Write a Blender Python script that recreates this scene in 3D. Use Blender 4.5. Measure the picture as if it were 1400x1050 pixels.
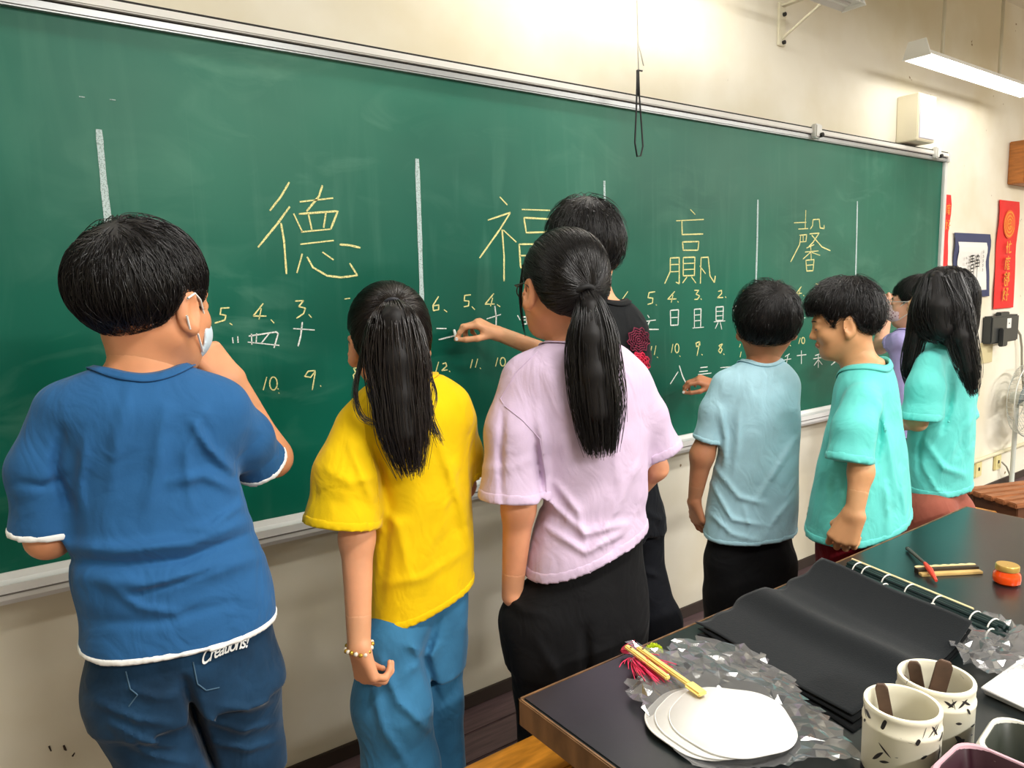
import bpy, bmesh, math, random
import numpy as np
from mathutils import Vector, Matrix

for _o in list(bpy.data.objects): bpy.data.objects.remove(_o, do_unlink=True)
SC = bpy.context.scene
COL = SC.collection
rng = np.random.default_rng(7); random.seed(7)

# ------------------------------------------------------------------ camera
FPX = 1000.0                       # focal length in pixels of the 1400 x 1050 frame
CAM_H = 1.36
def _n(v): return v/np.linalg.norm(v)
_ex = _n(np.array([(2102-700)/FPX, (357-525)/FPX, 1.0]))          # direction of the wall in camera axes
_dn = np.array([(895-700)/FPX, (8100-525)/FPX, 1.0]); _dn = _n(_dn-_ex*np.dot(_ex, _dn))
_ez = -_dn; _ey = np.cross(_ez, _ex)
RC = np.stack([_ex, _ey, _ez])     # world = RC @ (right, down, forward)
CAM = np.array([0.0, -1.9015, CAM_H])
camd = bpy.data.cameras.new('camera'); camo = bpy.data.objects.new('camera', camd); COL.objects.link(camo)
camd.sensor_width = 36.0; camd.lens = FPX/1400*36.0; camd.clip_start = 0.02
_m = Matrix.Identity(4)
for i in range(3):
    _m[i][0] = RC[i, 0]; _m[i][1] = -RC[i, 1]; _m[i][2] = -RC[i, 2]; _m[i][3] = CAM[i]
camo.matrix_world = _m
SC.camera = camo

# ------------------------------------------------------------------ world, exposure
w = bpy.data.worlds.new('world'); SC.world = w; w.use_nodes = True
w.node_tree.nodes['Background'].inputs[0].default_value = (1.0, 0.97, 0.92, 1)
w.node_tree.nodes['Background'].inputs[1].default_value = 0.25
SC.view_settings.view_transform = 'Standard'; SC.view_settings.look = 'None'
SC.view_settings.gamma = 1.0; SC.view_settings.use_curve_mapping = False
SC.view_settings.exposure = 0.32
LAMP_BOARD = 8.0      # watts, lamps hung in front of the blackboard
LAMP_ROOM = 40.0       # watts, ceiling lamps over the classroom
LAMP_COL = (1.0, 0.975, 0.93)

def ray(px, py): return RC @ np.array([(px-700)/FPX, (py-525)/FPX, 1.0])
def on_wall(px, py, y=0.0): r = ray(px, py); return CAM+r*((y-CAM[1])/r[1])
def on_z(px, py, z): r = ray(px, py); return CAM+r*((z-CAM[2])/r[2])

# ------------------------------------------------------------------ material helpers
def lin(c):
    return tuple(((x/255)/12.92 if x/255 <= 0.04045 else ((x/255+0.055)/1.055)**2.4) for x in c)
MATS = {}
def mat(name, rgb=(128, 128, 128), rough=0.6, spec=0.5, metal=0.0, var=0.0, vscale=8.0, bump=0.0, bscale=40.0, sheen=0.0,
        sss=0.0, trans=0.0, emit=None, estr=0.0, stretch=None, coat=0.0, bdist=0.002, detail=4.0):
    if name in MATS: return MATS[name]
    m = bpy.data.materials.new(name); m.use_nodes = True; nt = m.node_tree; b = nt.nodes['Principled BSDF']
    c = lin(rgb); b.inputs['Base Color'].default_value = (*c, 1); b.inputs['Roughness'].default_value = rough
    b.inputs['Specular IOR Level'].default_value = spec; b.inputs['Metallic'].default_value = metal
    b.inputs['Coat Weight'].default_value = coat
    if sheen: b.inputs['Sheen Weight'].default_value = sheen; b.inputs['Sheen Roughness'].default_value = 0.4
    if sss:
        b.inputs['Subsurface Weight'].default_value = sss; b.inputs['Subsurface Radius'].default_value = (1.0, 0.35, 0.2)
        b.inputs['Subsurface Scale'].default_value = 0.006
    if trans: b.inputs['Transmission Weight'].default_value = trans
    if emit: b.inputs['Emission Color'].default_value = (*lin(emit), 1); b.inputs['Emission Strength'].default_value = estr
    tc = nt.nodes.new('ShaderNodeTexCoord'); src = tc.outputs['Object']
    if stretch:
        mp = nt.nodes.new('ShaderNodeMapping'); mp.inputs['Scale'].default_value = stretch
        nt.links.new(src, mp.inputs['Vector']); src = mp.outputs['Vector']
    if var:
        n = nt.nodes.new('ShaderNodeTexNoise'); n.inputs['Scale'].default_value = vscale; n.inputs['Detail'].default_value = detail
        nt.links.new(src, n.inputs['Vector'])
        r = nt.nodes.new('ShaderNodeValToRGB'); r.color_ramp.elements[0].position = 0.3; r.color_ramp.elements[1].position = 0.7
        r.color_ramp.elements[0].color = (*[max(0, x*(1-var)) for x in c], 1)
        r.color_ramp.elements[1].color = (*[min(1, x*(1+var)) for x in c], 1)
        nt.links.new(n.outputs['Fac'], r.inputs['Fac']); nt.links.new(r.outputs['Color'], b.inputs['Base Color'])
    if bump:
        n = nt.nodes.new('ShaderNodeTexNoise'); n.inputs['Scale'].default_value = bscale; n.inputs['Detail'].default_value = 3
        nt.links.new(src, n.inputs['Vector'])
        bp = nt.nodes.new('ShaderNodeBump'); bp.inputs['Strength'].default_value = bump; bp.inputs['Distance'].default_value = bdist
        nt.links.new(n.outputs['Fac'], bp.inputs['Height']); nt.links.new(bp.outputs['Normal'], b.inputs['Normal'])
    MATS[name] = m
    return m
def nodes(m): return m.node_tree.nodes, m.node_tree.links

# ------------------------------------------------------------------ object helpers
def mesh_np(name, V, F, smooth=True):
    V = np.asarray(V, np.float32); F = np.asarray(F, np.int32)
    me = bpy.data.meshes.new(name); k = F.shape[1]
    me.vertices.add(len(V)); me.vertices.foreach_set('co', V.ravel())
    me.loops.add(F.size); me.loops.foreach_set('vertex_index', F.ravel())
    me.polygons.add(len(F)); me.polygons.foreach_set('loop_start', np.arange(0, F.size, k, dtype=np.int32))
    me.polygons.foreach_set('loop_total', np.full(len(F), k, np.int32))
    me.polygons.foreach_set('use_smooth', np.full(len(F), smooth))
    me.update(calc_edges=True); me.validate()
    return me
def link(name, me, m=None, parent=None, loc=None):
    o = bpy.data.objects.new(name, me); COL.objects.link(o)
    if m is not None and me is not None: me.materials.append(m)
    if parent is not None: o.parent = parent
    if loc is not None: o.location = loc
    return o
def tag(o, label=None, cat=None, group=None, kind=None):
    if label: o['label'] = label
    if cat: o['category'] = cat
    if group: o['group'] = group
    if kind: o['kind'] = kind
    return o
def empty(name, loc=(0, 0, 0), rz=0.0):
    o = bpy.data.objects.new(name, None); COL.objects.link(o); o.location = loc; o.rotation_euler = (0, 0, rz)
    o.empty_display_size = 0.1
    return o
class MB:
    """collects polygons for one mesh object"""
    def __init__(s): s.v = []; s.f = []
    def add(s, v, f):
        n = len(s.v); s.v += [tuple(map(float, p)) for p in v]; s.f += [tuple(i+n for i in q) for q in f]; return s
    def box(s, lo, hi, R=None, o=(0, 0, 0)):
        x0, y0, z0 = lo; x1, y1, z1 = hi
        v = [(x0, y0, z0), (x1, y0, z0), (x1, y1, z0), (x0, y1, z0), (x0, y0, z1), (x1, y0, z1), (x1, y1, z1), (x0, y1, z1)]
        if R is not None: v = [tuple(np.array(R) @ np.array(p)+np.array(o)) for p in v]
        return s.add(v, [(0, 3, 2, 1), (4, 5, 6, 7), (0, 1, 5, 4), (1, 2, 6, 5), (2, 3, 7, 6), (3, 0, 4, 7)])
    def prism(s, poly, z0, z1):
        n = len(poly); v = [(x, y, z0) for x, y in poly]+[(x, y, z1) for x, y in poly]
        return s.add(v, [tuple(range(n))[::-1], tuple(range(n, 2*n))]+[(i, (i+1) % n, n+(i+1) % n, n+i) for i in range(n)])
    def tube(s, pts, r, n=8, cap=True):
        pts = [np.array(p, float) for p in pts]; N = len(pts); rr = r if hasattr(r, '__len__') else [r]*N
        t0 = _n(pts[1]-pts[0]); a = np.array([0, 0, 1.]) if abs(t0[2]) < .9 else np.array([1., 0, 0])
        u = _n(np.cross(t0, a)); v = []
        for i in range(N):
            t = _n(pts[min(i+1, N-1)]-pts[max(i-1, 0)]); u = _n(u-t*np.dot(u, t)); q = np.cross(t, u)
            for k in range(n):
                an = 2*math.pi*k/n; v.append(pts[i]+rr[i]*(u*math.cos(an)+q*math.sin(an)))
        f = [(i*n+k, i*n+(k+1) % n, (i+1)*n+(k+1) % n, (i+1)*n+k) for i in range(N-1) for k in range(n)]
        if cap: f += [tuple(range(n))[::-1], tuple(range((N-1)*n, N*n))]
        return s.add(v, f)
    def lathe(s, prof, n=32, o=(0, 0, 0)):
        o = np.array(o); N = len(prof)
        v = [o+np.array([r*math.cos(2*math.pi*k/n), r*math.sin(2*math.pi*k/n), z]) for r, z in prof for k in range(n)]
        f = [(i*n+k, i*n+(k+1) % n, (i+1)*n+(k+1) % n, (i+1)*n+k) for i in range(N-1) for k in range(n)]
        return s.add(v, f)
    def me(s, name, smooth=False, bevel=0.0, seg=2):
        me = bpy.data.meshes.new(name); me.from_pydata(s.v, [], s.f); me.update()
        if bevel:
            bm = bmesh.new(); bm.from_mesh(me)
            bmesh.ops.remove_doubles(bm, verts=bm.verts, dist=1e-6)
            ed = [e for e in bm.edges if len(e.link_faces) == 2 and e.calc_face_angle(0) > 0.5]
            bmesh.ops.bevel(bm, geom=ed, offset=bevel, segments=seg, affect='EDGES', clamp_overlap=True)
            bmesh.ops.recalc_face_normals(bm, faces=bm.faces); bm.to_mesh(me); bm.free()
        else:
            bm = bmesh.new(); bm.from_mesh(me); bmesh.ops.recalc_face_normals(bm, faces=bm.faces); bm.to_mesh(me); bm.free()
        if smooth:
            me.polygons.foreach_set('use_smooth', [True]*len(me.polygons))
            if smooth == 'auto':
                bm = bmesh.new(); bm.from_mesh(me)
                for e in bm.edges: e.smooth = not (len(e.link_faces) == 2 and e.calc_face_angle(0) > 0.7)
                bm.to_mesh(me); bm.free()
        return me
    def build(s, name, m, parent=None, smooth=False, bevel=0.0, loc=None, seg=2):
        return link(name, s.me(name, smooth, bevel, seg), m, parent, loc)

# ------------------------------------------------------------------ implicit-surface engine (numpy)
def rotm(yaw, pitch=0.0, roll=0.0):
    """columns = right, forward, up; yaw turns forward from +Y to +X, pitch up, roll to the right"""
    cy, sy = math.cos(yaw), math.sin(yaw)
    Z = np.array([[cy, sy, 0], [-sy, cy, 0], [0, 0, 1.]])
    cp, sp = math.cos(pitch), math.sin(pitch)
    X = np.array([[1, 0, 0], [0, cp, -sp], [0, sp, cp]])
    cr, sr = math.cos(roll), math.sin(roll)
    Yr = np.array([[cr, 0, sr], [0, 1, 0], [-sr, 0, cr]])
    return Z @ X @ Yr
class Grid:
    def __init__(s, lo, hi, h):
        s.h = h; s.lo = np.array(lo, float); n = np.ceil((np.array(hi)-s.lo)/h).astype(int)+1; s.n = n
        s.F = np.full(n, 1.0, np.float32)
        s.ax = [(s.lo[i]+h*np.arange(n[i])).astype(np.float32) for i in range(3)]
    def blk(s, lo, hi, pad):
        a = [max(0, int((lo[i]-pad-s.lo[i])/s.h)) for i in range(3)]
        b = [min(s.n[i], int((hi[i]+pad-s.lo[i])/s.h)+2) for i in range(3)]
        sl = tuple(slice(a[i], max(a[i], b[i])) for i in range(3))
        return sl, s.ax[0][sl[0]][:, None, None], s.ax[1][sl[1]][None, :, None], s.ax[2][sl[2]][None, None, :]
    def put(s, sl, d, k, op='u'):
        A = s.F[sl]
        if A.size == 0: return
        if op == 'u':
            if k > 0:
                hh = np.clip(0.5+0.5*(A-d)/k, 0, 1); s.F[sl] = A*(1-hh)+d*hh-k*hh*(1-hh)
            else: s.F[sl] = np.minimum(A, d)
        else:     # subtract d
            d = -d
            if k > 0:
                hh = np.clip(0.5-0.5*(A-d)/k, 0, 1); s.F[sl] = A*(1-hh)+d*hh+k*hh*(1-hh)
            else: s.F[sl] = np.maximum(A, d)
    def cone(s, a, b, ra, rb, k=0.01, op='u', flat=None):
        a = np.array(a, float); b = np.array(b, float); m = max(ra, rb)
        sl, X, Y, Z = s.blk(np.minimum(a, b)-m, np.maximum(a, b)+m, k+4*s.h)
        ba = b-a; L = max(np.dot(ba, ba), 1e-9)
        t = np.clip(((X-a[0])*ba[0]+(Y-a[1])*ba[1]+(Z-a[2])*ba[2])/L, 0, 1)
        x = X-a[0]-t*ba[0]; y = Y-a[1]-t*ba[1]; z = Z-a[2]-t*ba[2]
        q = x*x+y*y+z*z
        if flat is not None:      # (axis vector, factor): squash along the axis
            ax, f = flat; e = x*ax[0]+y*ax[1]+z*ax[2]; q = q+e*e*(1/f**2-1)
        s.put(sl, (np.sqrt(q)-(ra+(rb-ra)*t)).astype(np.float32), k, op)
    def chain(s, pts, rad, k=0.01, flat=None):
        for i in range(len(pts)-1): s.cone(pts[i], pts[i+1], rad[i], rad[i+1], k, flat=flat)
    def ell(s, c, r, R=None, k=0.01, op='u'):
        c = np.array(c, float); m = max(r); r = np.array(r, float)
        sl, X, Y, Z = s.blk(c-m, c+m, k+4*s.h)
        X, Y, Z = X-c[0], Y-c[1], Z-c[2]
        if R is not None: X, Y, Z = [R[0, i]*X+R[1, i]*Y+R[2, i]*Z for i in range(3)]
        k0 = np.sqrt((X/r[0])**2+(Y/r[1])**2+(Z/r[2])**2); k1 = np.sqrt((X/r[0]**2)**2+(Y/r[1]**2)**2+(Z/r[2]**2)**2)+1e-6
        s.put(sl, (k0*(k0-1)/k1).astype(np.float32), k, op)
    def loft(s, rows, ang, k=0.0, n=2.0):
        """rows: (z, cx, cy, a, b); a along (cos ang, sin ang)"""
        rows = sorted(rows); R = np.array(rows, float); zz = np.linspace(R[0, 0], R[-1, 0], 160)
        C = [smooth_interp(zz, R[:, 0], R[:, i]) for i in range(1, 5)]
        m = R[:, 3:].max()
        lo = np.array([R[:, 1].min()-m, R[:, 2].min()-m, R[0, 0]]); hi = np.array([R[:, 1].max()+m, R[:, 2].max()+m, R[-1, 0]])
        sl, X, Y, Z = s.blk(lo, hi, k+4*s.h)
        cx, cy, a, b = [np.interp(Z.ravel(), zz, c).astype(np.float32)[None, None, :] for c in C]
        ca, sa = math.cos(ang), math.sin(ang); x = (X-cx)*ca+(Y-cy)*sa; y = -(X-cx)*sa+(Y-cy)*ca
        if n == 2.0:
            k0 = np.sqrt((x/a)**2+(y/b)**2)
        else:
            k0 = ((np.abs(x)/a)**n+(np.abs(y)/b)**n)**(1/n)
        k1 = np.sqrt((x/a**2)**2+(y/b**2)**2)+1e-6
        kk = np.sqrt((x/a)**2+(y/b)**2)
        d = kk*(k0-1)/k1
        d = np.maximum(d, np.maximum(Z-R[-1, 0], R[0, 0]-Z))
        s.put(sl, d.astype(np.float32), k)
    def cutplane(s, p, nrm, lo=None, hi=None):
        """remove what lies on the +nrm side of the plane (inside the box)"""
        if lo is None: lo, hi = s.lo, s.lo+s.n*s.h
        sl, X, Y, Z = s.blk(lo, hi, 0)
        d = (X-p[0])*nrm[0]+(Y-p[1])*nrm[1]+(Z-p[2])*nrm[2]
        s.F[sl] = np.maximum(s.F[sl], d.astype(np.float32))
    def near(s, band):
        I = np.nonzero(np.abs(s.F) < band)
        return I, s.ax[0][I[0]], s.ax[1][I[1]], s.ax[2][I[2]]
    def shell(s, t): s.F = np.maximum(s.F, -(s.F+t))
    def sample(s, P):
        q = (P-s.lo)/s.h; q = np.clip(q, 0, s.n-1.001); i = q.astype(int); f = q-i; F = s.F; out = 0
        for dx in (0, 1):
            for dy in (0, 1):
                for dz in (0, 1):
                    w_ = (f[:, 0] if dx else 1-f[:, 0])*(f[:, 1] if dy else 1-f[:, 1])*(f[:, 2] if dz else 1-f[:, 2])
                    out = out+w_*F[i[:, 0]+dx, i[:, 1]+dy, i[:, 2]+dz]
        return out
    def grad(s, P):
        e = s.h; g = np.stack([s.sample(P+np.eye(3)[i]*e)-s.sample(P-np.eye(3)[i]*e) for i in range(3)], 1)
        return g/(np.linalg.norm(g, axis=1, keepdims=True)+1e-9)
    def mesh(s, smooth=1):
        F = s.F; S = F < 0
        c = np.zeros(np.array(F.shape)-1, np.int8)
        offs = np.array([(i, j, k) for i in (0, 1) for j in (0, 1) for k in (0, 1)])
        sh = F.shape
        for o in offs: c += S[o[0]:sh[0]-1+o[0], o[1]:sh[1]-1+o[1], o[2]:sh[2]-1+o[2]]
        act = (c > 0) & (c < 8); idx = np.argwhere(act)
        if len(idx) == 0: return np.zeros((0, 3)), np.zeros((0, 4), int)
        vals = np.stack([F[idx[:, 0]+o[0], idx[:, 1]+o[1], idx[:, 2]+o[2]] for o in offs], 1)
        acc = np.zeros((len(idx), 3)); cnt = np.zeros(len(idx))
        for a in range(8):
            for b in range(a+1, 8):
                if np.abs(offs[a]-offs[b]).sum() != 1: continue
                va, vb = vals[:, a], vals[:, b]; cr = (va < 0) != (vb < 0)
                t = np.where(cr, va/np.where(cr, va-vb, 1), 0)
                acc += cr[:, None]*(offs[a]+t[:, None]*(offs[b]-offs[a])); cnt += cr
        V = s.lo+s.h*(idx+acc/cnt[:, None])
        M = np.full(act.shape, -1, np.int32); M[act] = np.arange(len(idx))
        Q = []
        for ax in range(3):
            u, v_ = [(1, 2), (2, 0), (0, 1)][ax]
            A = np.take(S, range(sh[ax]-1), ax); B = np.take(S, range(1, sh[ax]), ax)
            e = np.argwhere(A != B); e = e[(e[:, u] > 0) & (e[:, u] < sh[u]-1) & (e[:, v_] > 0) & (e[:, v_] < sh[v_]-1)]
            du = np.eye(3, dtype=int)[u]; dv = np.eye(3, dtype=int)[v_]
            q = np.stack([M[tuple((e-du-dv).T)], M[tuple((e-dv).T)], M[tuple(e.T)], M[tuple((e-du).T)]], 1)
            flip = ~S[tuple(e.T)]; q[flip] = q[flip][:, ::-1]; Q.append(q)
        Q = np.concatenate(Q); Q = Q[(Q >= 0).all(1)]
        for _ in range(smooth):
            a = np.zeros_like(V); n = np.zeros(len(V))
            for i, j in ((0, 1), (1, 2), (2, 3), (3, 0)):
                for q0, q1 in ((Q[:, i], Q[:, j]), (Q[:, j], Q[:, i])):
                    for d in range(3): a[:, d] += np.bincount(q0, V[q1, d], len(V))
                    n += np.bincount(q0, minlength=len(V))
            V = 0.5*V+0.5*a/np.maximum(n, 1)[:, None]
        return V, Q
def smooth_interp(x, xp, fp):
    """monotone-ish cubic through the points"""
    xp = np.asarray(xp, float); fp = np.asarray(fp, float)
    if len(xp) < 3: return np.interp(x, xp, fp)
    d = np.diff(fp)/np.diff(xp); m = np.concatenate([[d[0]], (d[:-1]+d[1:])/2, [d[-1]]])
    i = np.clip(np.searchsorted(xp, x)-1, 0, len(xp)-2); h = xp[i+1]-xp[i]; t = (x-xp[i])/h
    return (2*t**3-3*t**2+1)*fp[i]+(t**3-2*t**2+t)*h*m[i]+(-2*t**3+3*t**2)*fp[i+1]+(t**3-t**2)*h*m[i+1]
def join_np(parts):
    V = []; F = []; n = 0
    for v, f in parts: V.append(v); F.append(f+n); n += len(v)
    return np.concatenate(V), np.concatenate(F)
def ripple(X, Y, Z, seeds, scale, aniso=(1, 1, 1)):
    out = 0
    r = np.random.default_rng(seeds)
    for i in range(6):
        kv = r.normal(size=3)*scale*np.array(aniso); out = out+np.sin(X*kv[0]+Y*kv[1]+Z*kv[2]+r.uniform(0, 6.28))
    return out/3.0
def strands_mesh(P, r0, r1, sides=3):
    """P: (N, S, 3) strand points -> thin tubes tapering from r0 to r1"""
    N, S, _ = P.shape
    T = np.gradient(P, axis=1); T /= np.linalg.norm(T, axis=2, keepdims=True)+1e-9
    ref = np.tile(np.array([0.31, 0.52, 0.79]), (N, S, 1))
    U = np.cross(T, ref); U /= np.linalg.norm(U, axis=2, keepdims=True)+1e-9; W = np.cross(T, U)
    rad = (r0+(r1-r0)*np.linspace(0, 1, S)**1.5)[None, :, None]
    ring = [P+rad*(U*math.cos(2*math.pi*k/sides)+W*math.sin(2*math.pi*k/sides)) for k in range(sides)]
    V = np.stack(ring, 2).reshape(-1, 3)
    b = (np.arange(N)*S*sides)[:, None, None]+(np.arange(S-1)*sides)[None, :, None]
    k = np.arange(sides)[None, None, :]; k2 = (k+1) % sides
    Q = np.stack([b+k, b+k2, b+sides+k2, b+sides+k], -1).reshape(-1, 4)
    return V, Q

# ------------------------------------------------------------------ room shell
ROOM_X0, ROOM_X1, ROOM_Y0, WALL_Y, CEIL = -2.2, 7.4, -7.5, 0.02, 2.92
def wall_material():
    m = mat('cream_wall', (233, 225, 198), rough=0.75, spec=0.25, bump=0.05, bscale=60, bdist=0.001)
    N, L = nodes(m); b = N['Principled BSDF']; tc = N.new('ShaderNodeTexCoord')
    n1 = N.new('ShaderNodeTexNoise'); n1.inputs['Scale'].default_value = 1.6; n1.inputs['Detail'].default_value = 5; L.new(tc.outputs['Object'], n1.inputs['Vector'])
    mx = N.new('ShaderNodeMix'); mx.data_type = 'RGBA'; mx.inputs[6].default_value = (*lin((223, 213, 186)), 1); mx.inputs[7].default_value = (*lin((239, 234, 218)), 1)
    r = N.new('ShaderNodeValToRGB'); r.color_ramp.elements[0].position = .35; r.color_ramp.elements[1].position = .6
    L.new(n1.outputs['Fac'], r.inputs['Fac']); L.new(r.outputs['Color'], mx.inputs[0])
    # scuffs: sparse dark specks
    n2 = N.new('ShaderNodeTexNoise'); n2.inputs['Scale'].default_value = 16; n2.inputs['Detail'].default_value = 2; L.new(tc.outputs['Object'], n2.inputs['Vector'])
    r2 = N.new('ShaderNodeValToRGB'); r2.color_ramp.elements[0].position = .765; r2.color_ramp.elements[1].position = .79
    L.new(n2.outputs['Fac'], r2.inputs['Fac'])
    mx2 = N.new('ShaderNodeMix'); mx2.data_type = 'RGBA'; mx2.inputs[7].default_value = (*lin((150, 128, 95)), 1)
    L.new(mx.outputs[2], mx2.inputs[6]); L.new(r2.outputs['Color'], mx2.inputs[0]); L.new(mx2.outputs[2], b.inputs['Base Color'])
    return m
WALLM = wall_material()
def plane_wall(name, lo, hi):
    o = MB().box(lo, hi).build(name, WALLM); o['kind'] = 'structure'; return o
plane_wall('wall_back', (ROOM_X0, WALL_Y, -0.05), (ROOM_X1, WALL_Y+0.15, CEIL))
plane_wall('wall_left', (ROOM_X0-0.15, ROOM_Y0, -0.05), (ROOM_X0, WALL_Y+0.15, CEIL))
plane_wall('wall_right', (ROOM_X1, ROOM_Y0, -0.05), (ROOM_X1+0.15, WALL_Y+0.15, CEIL))
plane_wall('wall_front', (ROOM_X0-0.15, ROOM_Y0-0.15, -0.05), (ROOM_X1+0.15, ROOM_Y0, CEIL))
o = MB().box((ROOM_X0-0.15, ROOM_Y0-0.15, CEIL), (ROOM_X1+0.15, WALL_Y+0.15, CEIL+0.1)).build('ceiling', mat('ceiling_paint', (235, 230, 212), rough=0.85)); o['kind'] = 'structure'
fl = MB().box((ROOM_X0-0.15, ROOM_Y0-0.15, -0.15), (ROOM_X1+0.15, WALL_Y+0.15, -0.018)).build('floor', mat('floor_base', (46, 34, 36), rough=0.7)); fl['kind'] = 'structure'
plank_m = mat('plank_wood', (92, 72, 74), rough=0.5, var=0.35, vscale=5, stretch=(1.2, 14, 14), bump=0.2, bscale=30)
pm = MB().box((-0.75, -0.0585, -0.018), (0.75, 0.0585, 0.0)).me('plank', bevel=0.003)
pm.materials.append(plank_m); k = 0
for row in range(24):
    y = -0.045-row*0.12
    for c in range(7):
        x = ROOM_X0+0.2+c*1.505+(row % 3)*0.5
        if x+0.75 > ROOM_X1: continue
        o = bpy.data.objects.new('floor_plank', pm); COL.objects.link(o); o.parent = fl; o.location = (x, y, 0)
bb = MB().box((ROOM_X0, WALL_Y-0.012, 0.0), (ROOM_X1, WALL_Y, 0.045)).build('baseboard_back', mat('baseboard_dark', (60, 48, 42), rough=0.6), bevel=0.002); bb['kind'] = 'structure'
# scuff marks low on the wall
SCUFF = mat('scuff_dark', (58, 44, 34), rough=0.8)
for i, pl in enumerate([[(87, 1019), (89, 1024), (91, 1026)], [(99, 1034), (102, 1029)], [(67, 1020), (70, 1027)]]):
    mb = MB(); P = [on_wall(x, y, WALL_Y-0.0006) for x, y in pl]; mb.tube(P, [0.0022]+[0.003]*(len(P)-2)+[0.0012], 6)
    o = mb.build('scuff_mark', SCUFF, bpy.data.objects['wall_back'], smooth=True); o['label'] = 'small dark scuff low on the cream wall'

# ------------------------------------------------------------------ blackboard
BX0, BX1, BZ0, BZ1 = -1.9, 4.222, 0.772, 1.962
def board_material():
    m = mat('green_chalkboard', (12, 92, 74), rough=0.42, spec=0.22)
    N, L = nodes(m); b = N['Principled BSDF']; tc = N.new('ShaderNodeTexCoord')
    def noise(sc, scale, det, dist=0.0, loc=(0, 0, 0), rot=(0, 0, 0)):
        mp = N.new('ShaderNodeMapping'); mp.inputs['Scale'].default_value = sc; mp.inputs['Location'].default_value = loc; mp.inputs['Rotation'].default_value = rot
        L.new(tc.outputs['Object'], mp.inputs['Vector'])
        n = N.new('ShaderNodeTexNoise'); n.inputs['Scale'].default_value = scale; n.inputs['Detail'].default_value = det; n.inputs['Distortion'].default_value = dist
        L.new(mp.outputs['Vector'], n.inputs['Vector']); return n.outputs['Fac']
    def ramp(f, a, c): r = N.new('ShaderNodeMapRange'); r.inputs[1].default_value = a; r.inputs[2].default_value = c; L.new(f, r.inputs[0]); return r.outputs[0]
    def mul(a, c, op='MULTIPLY'):
        q = N.new('ShaderNodeMath'); q.operation = op; q.use_clamp = True
        for i, v in enumerate((a, c)):
            if isinstance(v, (int, float)): q.inputs[i].default_value = v
            else: L.new(v, q.inputs[i])
        return q.outputs[0]
    sx = N.new('ShaderNodeSeparateXYZ'); L.new(tc.outputs['Object'], sx.inputs[0])
    streak = mul(ramp(noise((7, 1, 0.7), 2.2, 5, 0.8), .52, .80), ramp(noise((1.2, 1, 1.2), 1.4, 2), .40, .62))     # wiped downwards
    swirl = mul(ramp(noise((1.0, 1, 2.2), 3.4, 6, 1.6, (3, 0, 1), (0, 0.5, 0)), .50, .78), ramp(noise((1, 1, 1), 1.1, 2, 0, (7, 0, 2)), .44, .66))
    cloud = ramp(noise((0.7, 1, 1.0), 1.2, 3, 0.4, (1, 0, 5)), .38, .75)
    # paler towards the top: chalk powder and painted sheen together
    hz = ramp(sx.outputs[2], 1.25, 1.98)
    dust_sheen = mul(mul(mul(streak, 0.20), mul(swirl, 0.46), 'ADD'), mul(cloud, mul(mul(hz, 0.52), 0.03, 'ADD')), 'ADD')
    dust_sheen = mul(dust_sheen, 0.62)
    mx = N.new('ShaderNodeMix'); mx.data_type = 'RGBA'; L.new(dust_sheen, mx.inputs[0])
    cb = N.new('ShaderNodeMix'); cb.data_type = 'RGBA'; cb.inputs[6].default_value = (*lin((0, 82, 65)), 1); cb.inputs[7].default_value = (*lin((0, 106, 84)), 1)
    L.new(ramp(noise((1, 1, 1), 1.3, 3), .3, .7), cb.inputs[0]); L.new(cb.outputs[2], mx.inputs[6])
    mx.inputs[7].default_value = (*lin((138, 190, 166)), 1); L.new(mx.outputs[2], b.inputs['Base Color'])
    ro = N.new('ShaderNodeMapRange'); ro.inputs[3].default_value = .38; ro.inputs[4].default_value = .7; L.new(dust_sheen, ro.inputs[0]); L.new(ro.outputs[0], b.inputs['Roughness'])
    return m
bo = empty('blackboard', (1.0, 0, BZ0)); tag(bo, 'long green chalkboard covered with chalk characters on the cream wall', 'blackboard')
def bchild(name, mb, m, **kw):
    o = mb.build(name, m, bo, **kw); o.location = -bo.location; return o
ALU = mat('aluminium', (206, 206, 204), rough=0.32, metal=0.75, var=0.05, vscale=3, stretch=(0.5, 40, 40))
ALUW = mat('white_rail', (226, 224, 218), rough=0.4, spec=0.5)
DARKM = mat('dark_matte', (38, 36, 34), rough=0.8)
bchild('board_surface', MB().box((BX0, 0.0, BZ0-0.005), (BX1, WALL_Y, BZ1+0.005)), board_material())
# top rail: flat white strip, dark strips for shadow lines and round aluminium rail
bchild('top_frame', MB().box((BX0, -0.018, BZ1), (BX1+0.012, WALL_Y, BZ1+0.019)), mat('rail_grey', (168, 170, 170), rough=0.35, metal=0.5), bevel=0.004)
bchild('top_frame_strip', MB().box((BX0, -0.026, BZ1+0.023), (BX1+0.012, WALL_Y, BZ1+0.043)), ALUW, bevel=0.003)
bchild('shadow_line', MB().box((BX0, -0.012, BZ1+0.017), (BX1+0.010, WALL_Y, BZ1+0.025)), DARKM)
bchild('shadow_line', MB().box((BX0, -0.020, BZ1+0.043), (BX1+0.010, WALL_Y, BZ1+0.049)), DARKM)
for px in (1108, 1273):
    x = on_wall(px, 195 if px < 1200 else 212)[0]
    mb = MB().box((x-0.024, -0.042, BZ1+0.004), (x+0.024, -0.012, BZ1+0.062)); o = bchild('rail_clip', mb, mat('clip_white', (225, 225, 220), rough=0.4), bevel=0.006)
    mb = MB().tube([(x+0.012, -0.052, BZ1+0.016), (x+0.012, -0.038, BZ1+0.016)], 0.010, 12); k_ = mb.build('clip_screw', DARKM, o, smooth='auto')
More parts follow.
